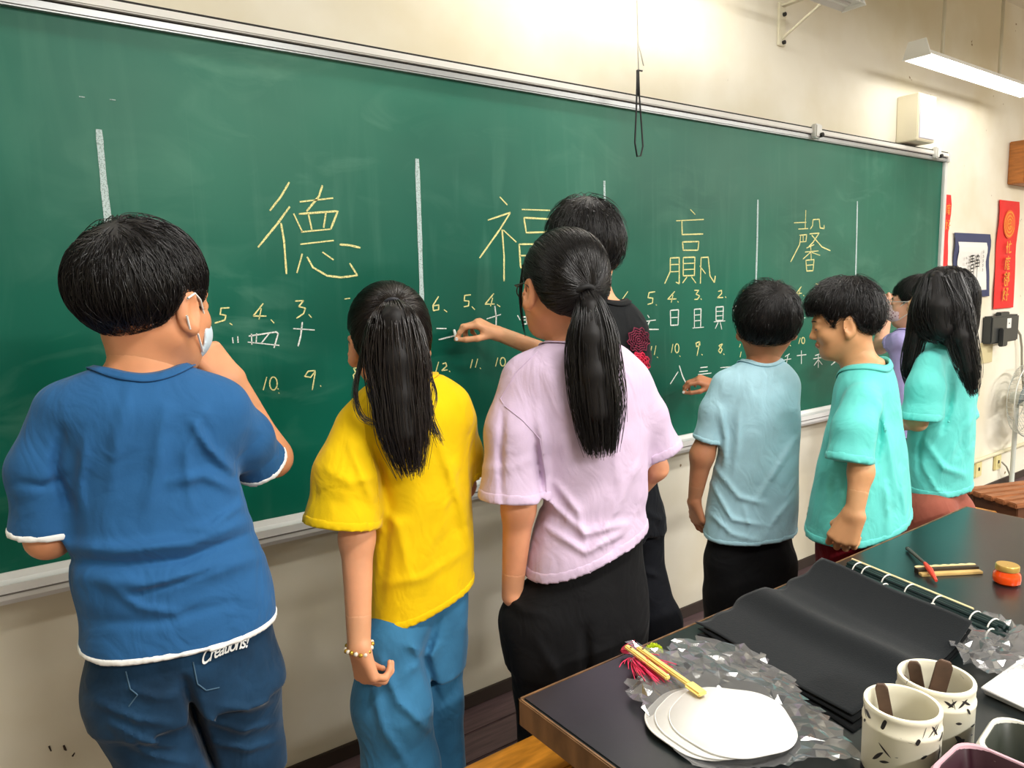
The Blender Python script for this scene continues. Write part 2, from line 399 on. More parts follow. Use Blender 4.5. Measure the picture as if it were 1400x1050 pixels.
bchild('rail_end', MB().box((BX1+0.008, -0.03, BZ1-0.004), (BX1+0.026, WALL_Y, BZ1+0.048)), ALUW, bevel=0.004)
bchild('side_frame', MB().box((BX1, -0.014, BZ0-0.03), (BX1+0.034, WALL_Y, BZ1)), mat('side_frame_paint', (214, 216, 212), rough=0.45), bevel=0.003)
# chalk tray
prof = [(WALL_Y, BZ0-0.002), (-0.006, BZ0-0.002), (-0.010, BZ0-0.016), (-0.062, BZ0-0.020), (-0.064, BZ0-0.008), (-0.072, BZ0-0.008), (-0.074, BZ0-0.040), (-0.066, BZ0-0.052), (WALL_Y, BZ0-0.052)]
mb = MB(); n = len(prof)
mb.add([(BX0, y, z) for y, z in prof]+[(BX1+0.03, y, z) for y, z in prof], [tuple(range(n)), tuple(range(n, 2*n))[::-1]]+[(i, i+n, (i+1) % n+n, (i+1) % n) for i in range(n)])
bchild('chalk_tray', mb, mat('tray_white', (232, 232, 230), rough=0.38, spec=0.5, var=0.04, vscale=6))
bchild('tray_groove', MB().box((BX0, -0.0752, BZ0-0.029), (BX1+0.03, -0.07, BZ0-0.026)), mat('tray_line', (120, 116, 112), rough=0.6))
# chalk writing
def chalk_material(name, rgb):
    m = mat(name, rgb, rough=0.95, spec=0.05); N, L = nodes(m); b = N['Principled BSDF']; tc = N.new('ShaderNodeTexCoord')
    n = N.new('ShaderNodeTexNoise'); n.inputs['Scale'].default_value = 420; n.inputs['Detail'].default_value = 1; L.new(tc.outputs['Object'], n.inputs['Vector'])
    r = N.new('ShaderNodeMapRange'); r.inputs[1].default_value = .30; r.inputs[2].default_value = .52; L.new(n.outputs['Fac'], r.inputs[0])
    mx = N.new('ShaderNodeMix'); mx.data_type = 'RGBA'; mx.inputs[6].default_value = (*[x*0.42+y*0.3 for x, y in zip(lin(rgb), lin((60, 120, 100)))], 1); mx.inputs[7].default_value = (*lin(rgb), 1)
    L.new(r.outputs[0], mx.inputs[0]); L.new(mx.outputs[2], b.inputs['Base Color']); return m
CY = chalk_material('chalk_yellow', (248, 240, 168)); CW = chalk_material('chalk_white', (244, 246, 240)); CP = chalk_material('chalk_pale', (196, 214, 214))
def ribbon(mb, pts, wpx):
    P = np.array([on_wall(x, y) for x, y in pts])[:, [0, 2]]
    if len(P) > 2:
        t = np.concatenate([[0], np.cumsum(np.linalg.norm(np.diff(P, axis=0), axis=1))]); ts = np.linspace(0, t[-1], max(6, 4*len(P)))
        ts = np.unique(np.concatenate([ts, t])); P = np.stack([np.interp(ts, t, P[:, i]) for i in (0, 1)], 1)
    W = []
    c = on_wall(*pts[0]); dep = (c-CAM) @ RC[:, 2]; w_ = 0.86*wpx*dep/FPX/2
    for i in range(len(P)):
        a = P[min(i+1, len(P)-1)]-P[max(i-1, 0)]; a = a/(np.linalg.norm(a)+1e-9); nn = np.array([-a[1], a[0]])
        ww = w_*random.uniform(0.85, 1.1)*(0.75 if i in (0, len(P)-1) else 1)
        W.append((P[i]+nn*ww, P[i]-nn*ww))
    v = []; f = []
    for a, b in W:
        v += [(a[0], -0.0012, a[1]), (b[0], -0.0012, b[1]), (b[0], 0.0, b[1]), (a[0], 0.0, a[1])]
    for i in range(len(W)-1):
        k = 4*i; f += [(k, k+4, k+5, k+1), (k+1, k+5, k+6, k+2), (k+3, k+2, k+6, k+7), (k, k+3, k+7, k+4)]
    f += [(0, 1, 2, 3), (4*len(W)-1, 4*len(W)-2, 4*len(W)-3, 4*len(W)-4)]
    mb.add(v, f)
def write(name, strokes, m, ox, oy, sc, wpx, label=None):
    mb = MB()
    for st in strokes:
        if len(st) == 1: x, y = st[0]; st = [(x-1.5, y-1.5), (x+2.5, y+2.5)]
        ribbon(mb, [(ox+x/sc, oy+y/sc) for x, y in st], wpx)
    o = bchild(name, mb, m)
    if label: o['label'] = label
def oval(cx, cy, rx, ry, n=14): return [(cx+rx*math.cos(a), cy+ry*math.sin(a)) for a in np.linspace(0.4, 0.4+2*math.pi, n)]
A = (240, 220, 3.089); B = (560, 220, 3.088); C = (840, 240, 3.281)
write('chalk_character', [[(480, 90), (445, 150), (398, 210)], [(482, 193), (430, 265), (348, 365)], [(445, 262), (458, 340), (468, 478)], [(524, 173), (665, 157)], [(620, 103), (605, 150), (553, 213)], [(498, 222), (535, 300)], [(520, 224), (685, 212), (655, 288)], [(530, 300), (655, 288)], [(560, 222), (575, 290)], [(635, 217), (625, 282)], [(527, 352), (668, 336)], [(535, 392), (512, 473)], [(555, 405), (580, 450), (640, 485), (700, 492), (767, 483), (735, 432)], [(620, 385), (667, 418)], [(693, 353), (735, 356), (780, 367)]], CY, *A, 3.2, 'large yellow chalk character meaning virtue')
write('chalk_character', [[(380, 152), (412, 186)], [(330, 250), (425, 218), (380, 290), (295, 410)], [(390, 290), (398, 400), (398, 508)], [(395, 292), (450, 343)], [(473, 205), (592, 209)], [(482, 240), (492, 303), (590, 300)], [(482, 240), (600, 246), (590, 300)], [(462, 352), (468, 450), (590, 448)], [(462, 352), (600, 350), (592, 448)], [(530, 352), (530, 448)], [(465, 400), (595, 398)]], CY, *B, 2.8, 'large yellow chalk character meaning fortune')
write('chalk_character', [[(340, 152), (362, 175)], [(277, 203), (400, 197)], [(302, 203), (303, 265), (397, 262)], [(305, 298), (308, 335), (374, 335)], [(305, 298), (378, 296), (374, 335)], [(250, 370), (250, 430), (225, 485)], [(250, 370), (290, 368), (290, 485), (275, 478)], [(250, 400), (290, 398)], [(250, 432), (290, 430)], [(308, 370), (308, 450), (358, 448)], [(308, 368), (360, 366), (358, 450)], [(308, 395), (358, 393)], [(308, 422), (358, 420)], [(325, 455), (305, 482)], [(345, 455), (365, 482)], [(388, 368), (385, 485)], [(388, 368), (420, 366), (428, 450), (448, 480), (452, 450)], [(382, 405), (408, 440)]], CY, *C, 2.2, 'large yellow chalk character meaning win')
write('chalk_character', [[(805, 212), (860, 210)], [(858, 155), (855, 240)], [(825, 240), (868, 238)], [(890, 198), (888, 225), (878, 240)], [(890, 198), (918, 196), (922, 235), (940, 238), (940, 222)], [(830, 268), (862, 265), (858, 297)], [(835, 270), (830, 310), (790, 387)], [(830, 298), (860, 296)], [(846, 268), (846, 297)], [(875, 262), (918, 258), (890, 300), (872, 318)], [(885, 268), (930, 320), (968, 337)], [(895, 310), (862, 325)], [(855, 343), (915, 338)], [(880, 318), (882, 375)], [(878, 345), (845, 375)], [(885, 345), (922, 358)], [(858, 380), (862, 428), (890, 427)], [(858, 380), (895, 377), (890, 428)], [(860, 403), (892, 400)]], CY, *C, 1.9, 'yellow chalk character meaning fragrance')
NUM = 'chalk_number'
for st, org, wd in [
    ([[(228, 620), (192, 622), (188, 648), (212, 652), (208, 672), (165, 685)], [(228, 685), (240, 693)]], A, 2.2),
    ([[(370, 602), (328, 655), (383, 655)], [(362, 622), (352, 670)], [(402, 670), (416, 685)]], A, 2.2),
    ([[(505, 592), (540, 590), (520, 615), (548, 622), (540, 645), (510, 665)], [(562, 648), (574, 662)]], A, 2.2),
    ([[(385, 912), (370, 968)], oval(413, 940, 16, 28), [(432, 962)], [(436, 980)]], A, 2.0),
    ([[(590, 885), (560, 888), (545, 910), (570, 914), (590, 888), (577, 968)], [(612, 950)]], A, 2.0),
    ([[(780, 872), (752, 876), (760, 892), (778, 908), (755, 925), (750, 905), (782, 874)]], A, 2.0), ([[(713, 583), (737, 580)]], A, 2.0),
    ([[(122, 572), (98, 610), (100, 632), (122, 628), (122, 608), (100, 612)], [(145, 628), (158, 638)]], B, 2.0),
    ([[(258, 565), (232, 568), (230, 590), (250, 592), (248, 612), (228, 616)], [(262, 615), (275, 628)]], B, 2.0),
    ([[(355, 560), (318, 605), (358, 604)], [(350, 578), (341, 614)], [(368, 606), (382, 616)]], B, 2.0),
    ([[(122, 848), (108, 898)], [(138, 857), (152, 852), (156, 866), (135, 885), (160, 882)], [(168, 888)]], B, 1.9),
    ([[(265, 838), (256, 875)], [(287, 835), (277, 872)], [(298, 875)]], B, 1.9), ([[(372, 830), (362, 868)], oval(393, 848, 11, 18), [(412, 860)]], B, 1.9), ([[(135, 931), (148, 936)]], B, 1.6),
    ([[(60, 520), (35, 555)]], C, 1.7), ([[(182, 521), (155, 525), (150, 548), (172, 550), (170, 572), (148, 578)], [(187, 580)]], C, 1.8),
    ([[(270, 520), (239, 555), (277, 553)], [(262, 536), (254, 570)], [(284, 566)]], C, 1.8), ([[(358, 515), (378, 515), (365, 532), (382, 540), (372, 555), (358, 556)], [(388, 554)]], C, 1.8),
    ([[(465, 520), (480, 515), (480, 530), (462, 548), (487, 547)], [(498, 545)]], C, 1.8), ([[(580, 513), (572, 530)]], C, 1.7),
    ([[(838, 498), (815, 530), (840, 528)], [(832, 513), (826, 540)], [(848, 538)]], C, 1.6), ([[(903, 485), (914, 489)]], C, 1.5),
    ([[(167, 765), (160, 800)], [(186, 763), (178, 805)], [(192, 815)]], C, 1.7), ([[(262, 755), (255, 795)], oval(280, 775, 9, 20), [(293, 810)]], C, 1.7),
    ([[(382, 745), (365, 752), (368, 768), (383, 760), (382, 745), (370, 808)], [(392, 803)]], C, 1.7), ([[(484, 755), (468, 763), (483, 780), (475, 797), (466, 786), (485, 755)], [(490, 801)]], C, 1.7),
    ([[(565, 755), (560, 770)], [(568, 790), (563, 815)]], C, 1.6), ([[(768, 730), (760, 765)], [(785, 728), (778, 763)], [(788, 762)]], C, 1.6), ([[(833, 728), (826, 755)], oval(846, 740, 7, 14)], C, 1.6)]:
    write(NUM, st, CY, *org, wd)
for st, org, wd in [
    ([[(320, 730), (322, 776)], [(342, 728), (340, 772)], [(308, 740), (425, 722), (433, 730), (415, 790)], [(305, 765), (438, 779)], [(395, 728), (362, 770)]], A, 2.4),
    ([[(497, 708), (587, 714)], [(535, 680), (528, 740), (517, 783)]], A, 2.4), ([[(240, 745), (243, 770)], [(262, 740), (264, 768)]], A, 2.2),
    ([[(113, 707), (155, 708)], [(122, 755), (150, 748), (190, 738)]], B, 2.2), ([[(325, 667), (385, 648)], [(359, 612), (365, 660), (364, 720)]], B, 2.2),
    ([[(455, 652), (466, 672)], [(475, 660), (515, 655), (505, 686), (474, 690)], [(490, 630), (494, 690)], [(478, 672), (510, 670)]], B, 2.0),
    ([[(148, 626), (156, 638)], [(132, 655), (185, 648)], [(158, 652), (140, 690), (198, 690)]], C, 2.0), ([[(250, 605), (252, 672), (285, 670)], [(250, 605), (287, 602), (285, 670)], [(252, 638), (285, 636)]], C, 1.9),
    ([[(358, 600), (358, 682)], [(358, 600), (388, 598), (386, 680)], [(358, 626), (386, 624)], [(358, 652), (386, 650)], [(350, 684), (400, 680)]], C, 1.9),
    ([[(455, 590), (455, 650), (486, 650)], [(455, 590), (488, 588), (486, 650)], [(455, 610), (486, 608)], [(455, 630), (486, 628)], [(446, 656), (496, 652)], [(465, 658), (452, 686)], [(474, 658), (481, 690)]], C, 1.9),
    ([[(545, 585), (530, 592), (534, 606), (548, 604)]], C, 1.8), ([[(838, 595), (842, 640)], [(828, 643), (856, 638)]], C, 1.7),
    ([[(285, 880), (250, 935)], [(290, 852), (305, 900), (326, 943)]], C, 2.0), ([[(385, 862), (417, 858)], [(380, 880), (418, 876)], [(375, 893), (434, 886)]], C, 1.9), ([[(475, 862), (528, 857)]], C, 1.9),
    ([[(785, 800), (765, 812)], [(757, 828), (792, 822)], [(778, 805), (770, 850)]], C, 1.8), ([[(818, 808), (860, 803)], [(838, 785), (838, 845)]], C, 1.8),
    ([[(925, 798), (900, 808)], [(892, 822), (938, 815)], [(914, 802), (914, 862)], [(912, 828), (895, 852)], [(916, 828), (932, 848)]], C, 1.8),
    ([[(975, 815), (1002, 808), (990, 835), (972, 850)], [(980, 815), (1005, 845)]], C, 1.8), ([[(1022, 800), (1022, 875)], [(1022, 830), (1040, 828), (1038, 858), (1022, 858)]], C, 1.8)]:
    write('chalk_stroke_group', st, CW, *org, wd)
for pl, wd in [([(135, 177), (143, 262), (151, 330)], 10.5), ([(570, 217), (573, 300), (577, 420)], 8), ([(826, 247), (827, 300)], 5.5), ([(1036, 273), (1035, 330), (1033, 400)], 4), ([(1172, 275), (1171, 325), (1169, 400)], 3.5)]:
    write('chalk_divider', [pl], CP, 0, 0, 1, wd, 'thick pale chalk line dividing the board')
for x, y in [(108, 132), (150, 136)]: write('chalk_fleck', [[(x, y), (x+8, y+1)]], CP, 0, 0, 1, 1.8)

# ------------------------------------------------------------------ lamps
LAMPW = mat('lamp_housing', (240, 240, 236), rough=0.45)
TUBE = mat('lamp_tube', (255, 250, 240), emit=(255, 250, 242), estr=14.0)
DIFF = mat('lamp_diffuser', (250, 250, 246), emit=(255, 252, 246), estr=2.2)
def lamp_fixture(label, x0, x1, y, z, rods=True, power=LAMP_BOARD, lit=True, wid=0.062, h=0.075, along='x', rodx=None, group=None):
    L = x1-x0; t = empty('fluorescent_lamp', (x0, y, z)); tag(t, label, 'lamp', group)
    hb = h*0.42; prof = [(-wid, 0.004), (-wid*0.62, hb), (wid*0.62, hb), (wid, 0.004), (wid*0.97, 0.003), (wid*0.6, hb-0.006), (-wid*0.6, hb-0.006), (-wid*0.97, 0.003)]
    mb = MB(); n = len(prof)
    mb.add([(0, a, b) for a, b in prof]+[(L, a, b) for a, b in prof], [(i, (i+1) % n, (i+1) % n+n, i+n) for i in range(n)])
    mb.build('reflector', LAMPW, t)
    for e in (0.0, L):
        mb = MB().add([(e, -wid, 0), (e, -wid*.62, h), (e, wid*.62, h), (e, wid, 0), (e+0.006, -wid, 0), (e+0.006, -wid*.62, h), (e+0.006, wid*.62, h), (e+0.006, wid, 0)],
                      [(0, 1, 2, 3), (7, 6, 5, 4), (0, 4, 5, 1), (1, 5, 6, 2), (2, 6, 7, 3), (3, 7, 4, 0)]); mb.build('end_plate', LAMPW, t)
    mb = MB().tube([(0.03, 0, hb*0.5+0.002), (L-0.03, 0, hb*0.5+0.002)], min(0.012, hb*0.3), 12); mb.build('tube', TUBE if lit else mat('lamp_tube_off', (225, 225, 222), rough=0.25), t, smooth='auto')
    if rods:
        for rx in (rodx or (0.25*L, 0.75*L)):
            MB().tube([(rx, 0, hb-0.002), (rx, 0, CEIL-z)], 0.008, 10).build('rod', mat('rod_paint', (200, 192, 168), rough=0.5), t, smooth='auto')
    if lit:
        MB().box((0.012, -wid*0.86, 0.0005), (L-0.006, wid*0.86, 0.003)).build('diffuser', DIFF, t)
        ld = bpy.data.lights.new('lamp_light', 'AREA'); ld.shape = 'RECTANGLE'; ld.size = L*0.95; ld.size_y = wid*1.5; ld.energy = power; ld.color = LAMP_COL
        lo_ = bpy.data.objects.new('lamp_light', ld); COL.objects.link(lo_); lo_.parent = t; lo_.location = (L/2, 0, -0.004)
    if along == 'y': t.rotation_euler = (0, 0, math.pi/2)
    return t
lamp_fixture('lit white fluorescent lamp hung on rods above the right end of the chalkboard', 3.47, 4.75, -0.205, 2.325, rodx=(0.24, 0.86), power=LAMP_BOARD*0.28)
lamp_fixture('lit fluorescent lamp hung above the middle of the chalkboard', 1.15, 2.40, -0.27, 2.62, rodx=(0.3, 0.95), power=LAMP_BOARD)
lamp_fixture('lit fluorescent lamp hung above the left part of the chalkboard', -1.0, 0.25, -0.27, 2.62, rodx=(0.3, 0.95), power=LAMP_BOARD*0.55)
for i, (x, y) in enumerate([(0.2, -1.9), (2.9, -1.9), (0.2, -4.2), (2.9, -4.2), (5.4, -3.0)]):
    lamp_fixture('ceiling lamp over the classroom, %s' % ['above the table end by the camera', 'above the far end of the black table', 'in the rear row, left', 'in the rear row, right', 'far right of the room'][i], x, x+1.25, y, 2.62, power=LAMP_ROOM*(0.75 if y > -2 else 2.9), wid=0.14, group='ceiling lamps over the classroom')
# unlit lamp on a wall bracket
t = lamp_fixture('unlit lamp on a white wall bracket at the top of the photo', 1.72, 2.93, -0.215, 2.425, rods=False, lit=False, wid=0.05, h=0.05)
br = empty('wall_bracket', (2.79, 0, 2.33)); tag(br, 'white steel triangular bracket screwed to the wall holding the unlit lamp', 'bracket')
BRM = mat('bracket_paint', (226, 220, 196), rough=0.5)
MB().box((-0.022, 0.008, -0.008), (0.022, WALL_Y, 0.16)).build('back_plate', BRM, br, bevel=0.002)
MB().box((-0.012, -0.30, 0.145), (0.012, 0.012, 0.153)).build('top_arm', BRM, br)
MB().tube([(0, 0.010, 0.02), (0.0, -0.25, 0.148)], 0.006, 8).build('brace', BRM, br, smooth='auto')
for z in (0.005, 0.115): MB().tube([(0.004, 0.012, z), (0.004, -0.002, z)], 0.008, 10).build('screw', DARKM, br, smooth='auto')

# ------------------------------------------------------------------ things on the wall
sp = empty('wall_speaker', (3.85, 0, 2.02)); tag(sp, 'white boxy loudspeaker on the wall above the chalkboard', 'speaker')
MB().box((-0.09, -0.085, 0.0), (0.085, WALL_Y, 0.222)).build('cabinet', mat('speaker_cream', (240, 232, 205), rough=0.5), sp, bevel=0.004)
MB().box((-0.078, -0.090, 0.012), (0.073, -0.084, 0.210)).build('grille', mat('speaker_grille', (222, 220, 232), rough=0.7, bump=0.5, bscale=400), sp, bevel=0.002)
def scroll_text(mb, strokes, org, sc, y, wd):
    for st in strokes:
        P = [np.array([org[0]+x*sc, y, org[1]-z*sc]) for x, z in st]
        for i in range(len(P)-1):
            a, b = P[i], P[i+1]; t_ = _n(b-a); nn = np.array([-t_[2], 0, t_[0]])*wd
            mb.add([a+nn, a-nn, b-nn*0.6, b+nn*0.6], [(0, 1, 2, 3)])
def hanging(name, label, x0, x1, z0, z1, m, y=0.012, curl=0.004, cat='scroll', n=10, slant=0.0):
    v = []; f = []
    for i in range(n+1):
        z = z1+(z0-z1)*i/n; dx = slant*i/n+0.006*math.sin(i*1.3); yy = y-curl*math.sin(i*0.9)-0.002
        for (x, q) in ((x0, 0), (x1, 0), (x1, 0.0015), (x0, 0.0015)): v.append((x+dx, yy+q, z))
    for i in range(n):
        for k in range(4): f.append((4*i+k, 4*i+(k+1) % 4, 4*i+4+(k+1) % 4, 4*i+4+k))
    f += [(3, 2, 1, 0), (4*n, 4*n+1, 4*n+2, 4*n+3)]
    return MB().add(v, f)
RED = mat('red_paper', (226, 22, 22), rough=0.6, var=0.05, vscale=6); GOLD = mat('gold_ink', (246, 156, 40), rough=0.5); INK = mat('black_ink', (22, 20, 22), rough=0.7)
e = empty('red_couplet', (5.13, 0, 1.16)); tag(e, 'red paper couplet with gold characters and a round gold emblem', 'couplet')
x0, x1, z0, z1 = 4.985, 5.275, 1.155, 1.805
o = hanging('paper', '', x0, x1, z0, z1, RED).build('paper', RED, e); o.location = -e.location
mb = MB(); c = np.array([5.13, -0.0, 1.665])
mb.add([(c[0]+.085*math.cos(a), 0.0035, c[2]+.085*math.sin(a)) for a in np.linspace(0, 2*math.pi, 29)[:-1]], [tuple(range(28))])
o = mb.build('emblem_disc', mat('emblem_orange', (236, 96, 30), rough=0.6), e); o.location = -e.location
mb = MB()
for r_ in (.072, .050, .030):
    A_ = np.linspace(0.3, 5.6, 24); scroll_text(mb, [[(math.cos(a)*r_, math.sin(a)*r_) for a in A_]], (5.13, 1.665), 1, 0.002, .0045)
scroll_text(mb, [[(-.02, 0), (.02, -.008)], [(0, -.02), (.004, .018)], [(.02, .012), (-.012, .020)]], (5.13, 1.665), 1, 0.002, .004)
o = mb.build('emblem', GOLD, e); o.location = -e.location
CH = [[[(-3, -4), (-3, 4)], [(-4.5, -1), (-3.6, 1)], [(-2, -1), (-1.4, 0)], [(1, -4.5), (1.5, -3)], [(-1, -2), (4, -2.6)], [(0.5, -2), (0.3, 3.5), (4, 3)]],
      [[(0, -5), (0.5, -4)], [(-4, -3), (4, -3.4)], [(-3.4, -3), (-4.6, 4.5)], [(-2, -1), (3, -1.4)], [(0, -2.4), (0, 1)], [(-2, 1), (2.6, .6)], [(.4, 1), (-1, 4)], [(-2, 2.6), (3, 2.3)], [(-1, 4), (3.4, 3.8)]],
      [[(-4, -3), (1, -3.4)], [(-1.5, -5), (-1.7, 0)], [(-4.4, -.4), (1.4, -1)], [(.4, -4), (-4, 2)], [(-3, 1), (0, .8), (0, 4.4), (-3, 4.6), (-3, 1)], [(2, -4), (2, 5)], [(2, -4), (4.4, -4), (3, -1), (4.4, 1), (2.4, 2)]],
      [[(-3, -4.6), (-4, 1), (-1, 3.8)], [(-1.6, -2), (-4.6, 4.4)], [(-4.6, -1.8), (-.6, -2.2)], [(.6, -4), (4, -4.2), (2, -2)], [(2, -2), (2.4, 4), (1, 3.6)], [(0, .4), (5, 0)]]]
mb = MB()
for i, chs in enumerate(CH): scroll_text(mb, chs, (5.125-0.003*i, 1.525-0.095*i), .0088, -0.0042, .0055)
o = mb.build('gold_characters', GOLD, e); o.location = -e.location
o = hanging('red_couplet', '', 4.262, 4.36, 1.30, 1.80, RED).build('red_couplet', RED); tag(o, 'narrow strip of red couplet paper hanging beside the chalkboard edge', 'couplet')
mb = MB(); scroll_text(mb, CH[1]+[[(x, y+14) for x, y in s_] for s_ in CH[3]], (4.31, 1.72), .006, -0.0042, .003); mb.build('gold_characters', GOLD, o)
e = empty('calligraphy_scroll', (4.66, 0, 1.24)); tag(e, 'hanging calligraphy scroll with a dark blue border and black ink character', 'scroll')
o = hanging('mount', '', 4.425, 4.885, 1.235, 1.60, None, slant=0.03).build('mount', mat('navy_mount', (52, 60, 98), rough=0.7), e); o.location = -e.location
o = hanging('paper', '', 4.47, 4.835, 1.275, 1.55, None, y=0.0085, slant=0.024).build('paper', mat('rice_paper', (232, 230, 224), rough=0.8), e); o.location = -e.location
JING = [[(-3, -5), (-3, -1)], [(-5, -4.4), (-1, -4.8)], [(-4.6, -3), (-1.4, -3.2)], [(-5.4, -1.6), (-.4, -2)], [(-4.4, 0), (-5, 6)], [(-4.4, 0), (-1.4, -.2), (-1.4, 5.6)], [(-4.2, 1.8), (-1.6, 1.6)], [(-4.2, 3.4), (-1.6, 3.2)],
        [(3, -5.4), (1, -2.6)], [(1.8, -4.4), (4.4, -4.6), (3.4, -3)], [(.8, -2.4), (4.6, -2.6), (4.6, 1)], [(.2, -.8), (5.4, -1.2)], [(.8, .8), (4.4, .6)], [(2.8, -3), (2.6, 8), (1.6, 7)]]
mb = MB(); scroll_text(mb, JING, (4.665, 1.42), .0115, -0.0055, .0045)
for i in range(5): scroll_text(mb, [[(-1, 0), (1, .3)], [(0, -1), (0, 1.2)], [(-1, 1.4), (1, 1)]], (4.77, 1.50-.026*i), .008, -0.0055, .0016)
for i in range(3): scroll_text(mb, [[(-1, 0), (1, .3)], [(0, -1), (0, 1.2)]], (4.555, 1.46-.03*i), .008, -0.0055, .0016)
o = mb.build('ink_characters', INK, e); o.location = -e.location
e = empty('control_box', (5.06, 0, .95)); tag(e, 'black electrical box with a white sticker on the wall beneath the red couplet', 'box')
BLK = mat('black_plastic', (42, 46, 46), rough=0.45)
MB().box((-0.19, -0.035, 0.0), (0.20, WALL_Y, 0.165)).build('case', BLK, e, bevel=0.008)
MB().box((-0.05, -0.025, 0.16), (0.08, 0.005, 0.185)).build('hinge', BLK, e, bevel=0.004)
MB().box((0.02, -0.0365, 0.085), (0.08, -0.035, 0.145)).build('sticker', mat('sticker_white', (230, 230, 225), rough=0.6), e)
MB().box((0.044, -0.0372, 0.110), (0.056, -0.0364, 0.118)).build('sticker_mark', BLK, e)
MB().box((-0.095, -0.06, -0.02), (-0.02, -0.034, 0.09)).build('lever', BLK, e, bevel=0.005)
o = MB().box((4.86, 0.012, 0.83), (5.02, WALL_Y, 0.955)).build('wall_patch', mat('patch_tan', (206, 194, 150), rough=0.8), bpy.data.objects['wall_back']); o['label'] = 'darker yellowish patch on the wall under the black box'  # flat patch, darker and yellower than the wall
cb = MB(); P_ = [on_wall(x, y, -0.01) for x, y in [(1384, 452), (1390, 450), (1395, 458), (1397, 475), (1397, 500), (1400, 540)]]
cb.tube(P_, 0.007, 8); tag(cb.build('power_cord', mat('grey_cord', (150, 146, 132), rough=0.6), smooth=True), 'grey cord running from the black box down behind the fan', 'cord')
o = MB().tube([(4.3, 0.004, 0.232), (7.0, 0.004, 0.232)], 0.012, 10).build('wall_conduit', mat('conduit_paint', (214, 206, 176), rough=0.6), smooth='auto'); tag(o, 'thin cream conduit running along the wall near the floor', 'conduit')
for x, lb in ((4.905, 'yellowed wall socket beside the bench, without a plug'), (5.19, 'wall socket with a plug and grey cord under the fan')):
    e = empty('wall_socket', (x, 0, .175)); tag(e, lb, 'socket'); MB().box((-0.045, 0.004, -0.055), (0.045, WALL_Y, 0.045)).build('plate', mat('socket_cream', (222, 210, 150), rough=0.5), e, bevel=0.006)
    MB().box((-0.008, 0.001, -0.012), (0.008, 0.006, 0.008)).build('hole', DARKM, e)
P_ = [on_wall(x, y, -0.02) for x, y in [(1370, 632), (1376, 638), (1380, 648), (1382, 660), (1384, 680)]]
tag(MB().tube(P_, 0.005, 8).build('plug_cord', mat('grey_cord', (150, 146, 132)), smooth=True), 'thin grey cord hanging from the wall socket plug', 'cord')
# wooden box on the wall
e = empty('wooden_wall_box', (5.31, 0, 1.90)); tag(e, 'orange brown wooden frame box mounted high on the wall at the right edge', 'box')
OW = mat('orange_wood', (172, 106, 44), rough=0.45, var=0.25, vscale=5, stretch=(2, 2, 14))
for lo_, hi_ in (((-0.21, -0.07, 0), (-0.16, WALL_Y, 0.25)), ((0.20, -0.07, 0), (0.25, WALL_Y, 0.25)), ((-0.16, -0.07, 0.21), (0.2, WALL_Y, 0.25)), ((-0.16, -0.07, 0), (0.2, WALL_Y, 0.035))): MB().box(lo_, hi_).build('frame_bar', OW, e, bevel=0.005)
MB().box((-0.16, -0.02, 0.035), (0.2, WALL_Y, 0.21)).build('panel', mat('dark_orange_wood', (150, 92, 36), rough=0.5, var=0.2, vscale=6), e)
# pull cord of the projection screen: white cord, black loop
e = empty('pull_cord', (1.83, -0.10, 1.75)); tag(e, 'thin white cord with a black loop hanging in front of the chalkboard', 'cord')
pc = lambda L: [on_wall(x, y, -0.10)-np.array(e.location) for x, y in L]
top = on_wall(871, 0, -0.10)
MB().tube([np.array([top[0], -0.10, CEIL])-np.array(e.location)]+pc([(871, 0), (872, 60), (873, 98)]), 0.0022, 6).build('white_cord', mat('cord_white', (225, 222, 212), rough=0.7), e, smooth=True)
MB().tube(pc([(872, 58), (876, 72), (880, 90)]), 0.0022, 6).build('cord_end', mat('cord_white', (225, 222, 212)), e, smooth=True)
MB().tube(pc([(878, 97), (872, 96), (871, 110), (870, 150), (868, 195), (871, 214), (876, 213), (879, 200), (877, 170), (874, 130), (873, 100)]), 0.0030, 6).build('black_loop', mat('cord_black', (26, 26, 28), rough=0.6), e, smooth=True)
MB().tube(pc([(872, 96), (872, 130)]), 0.0055, 6).build('knot', mat('cord_black', (26, 26, 28)), e, smooth=True)
# standing fan
FC = on_wall(1408, 546, -0.12)
e = empty('electric_fan', (FC[0], FC[1], 0)); tag(e, 'round electric fan with a pale wire guard at the right edge of the photo', 'fan')
WIRE = mat('fan_wire', (206, 210, 204), rough=0.35, metal=0.3); z = FC[2]; FR = 0.235
def ring(r, y): return [(r*math.cos(a), y, z+r*math.sin(a)) for a in np.linspace(0, 2*math.pi, 33)]
mb = MB()
for i, (r, y) in enumerate([(FR, 0.0), (FR*.93, -.045), (FR*.8, -.07), (FR*.62, -.085), (FR*.42, -.095), (FR*.22, -.1), (FR*.9, .05), (FR*.6, .075)]): mb.tube(ring(r, y), .0045 if i == 0 else .002, 6, cap=False)
for k in range(48):
    a = k/48*2*math.pi; mb.tube([(q*math.cos(a), y, z+q*math.sin(a)) for q, y in ((.03, -.1), (FR*.42, -.095), (FR*.62, -.085), (FR*.8, -.07), (FR*.93, -.045), (FR, 0), (FR*.9, .05), (FR*.6, .075))], .0012, 4)
mb.build('wire_guard', WIRE, e, smooth=True)
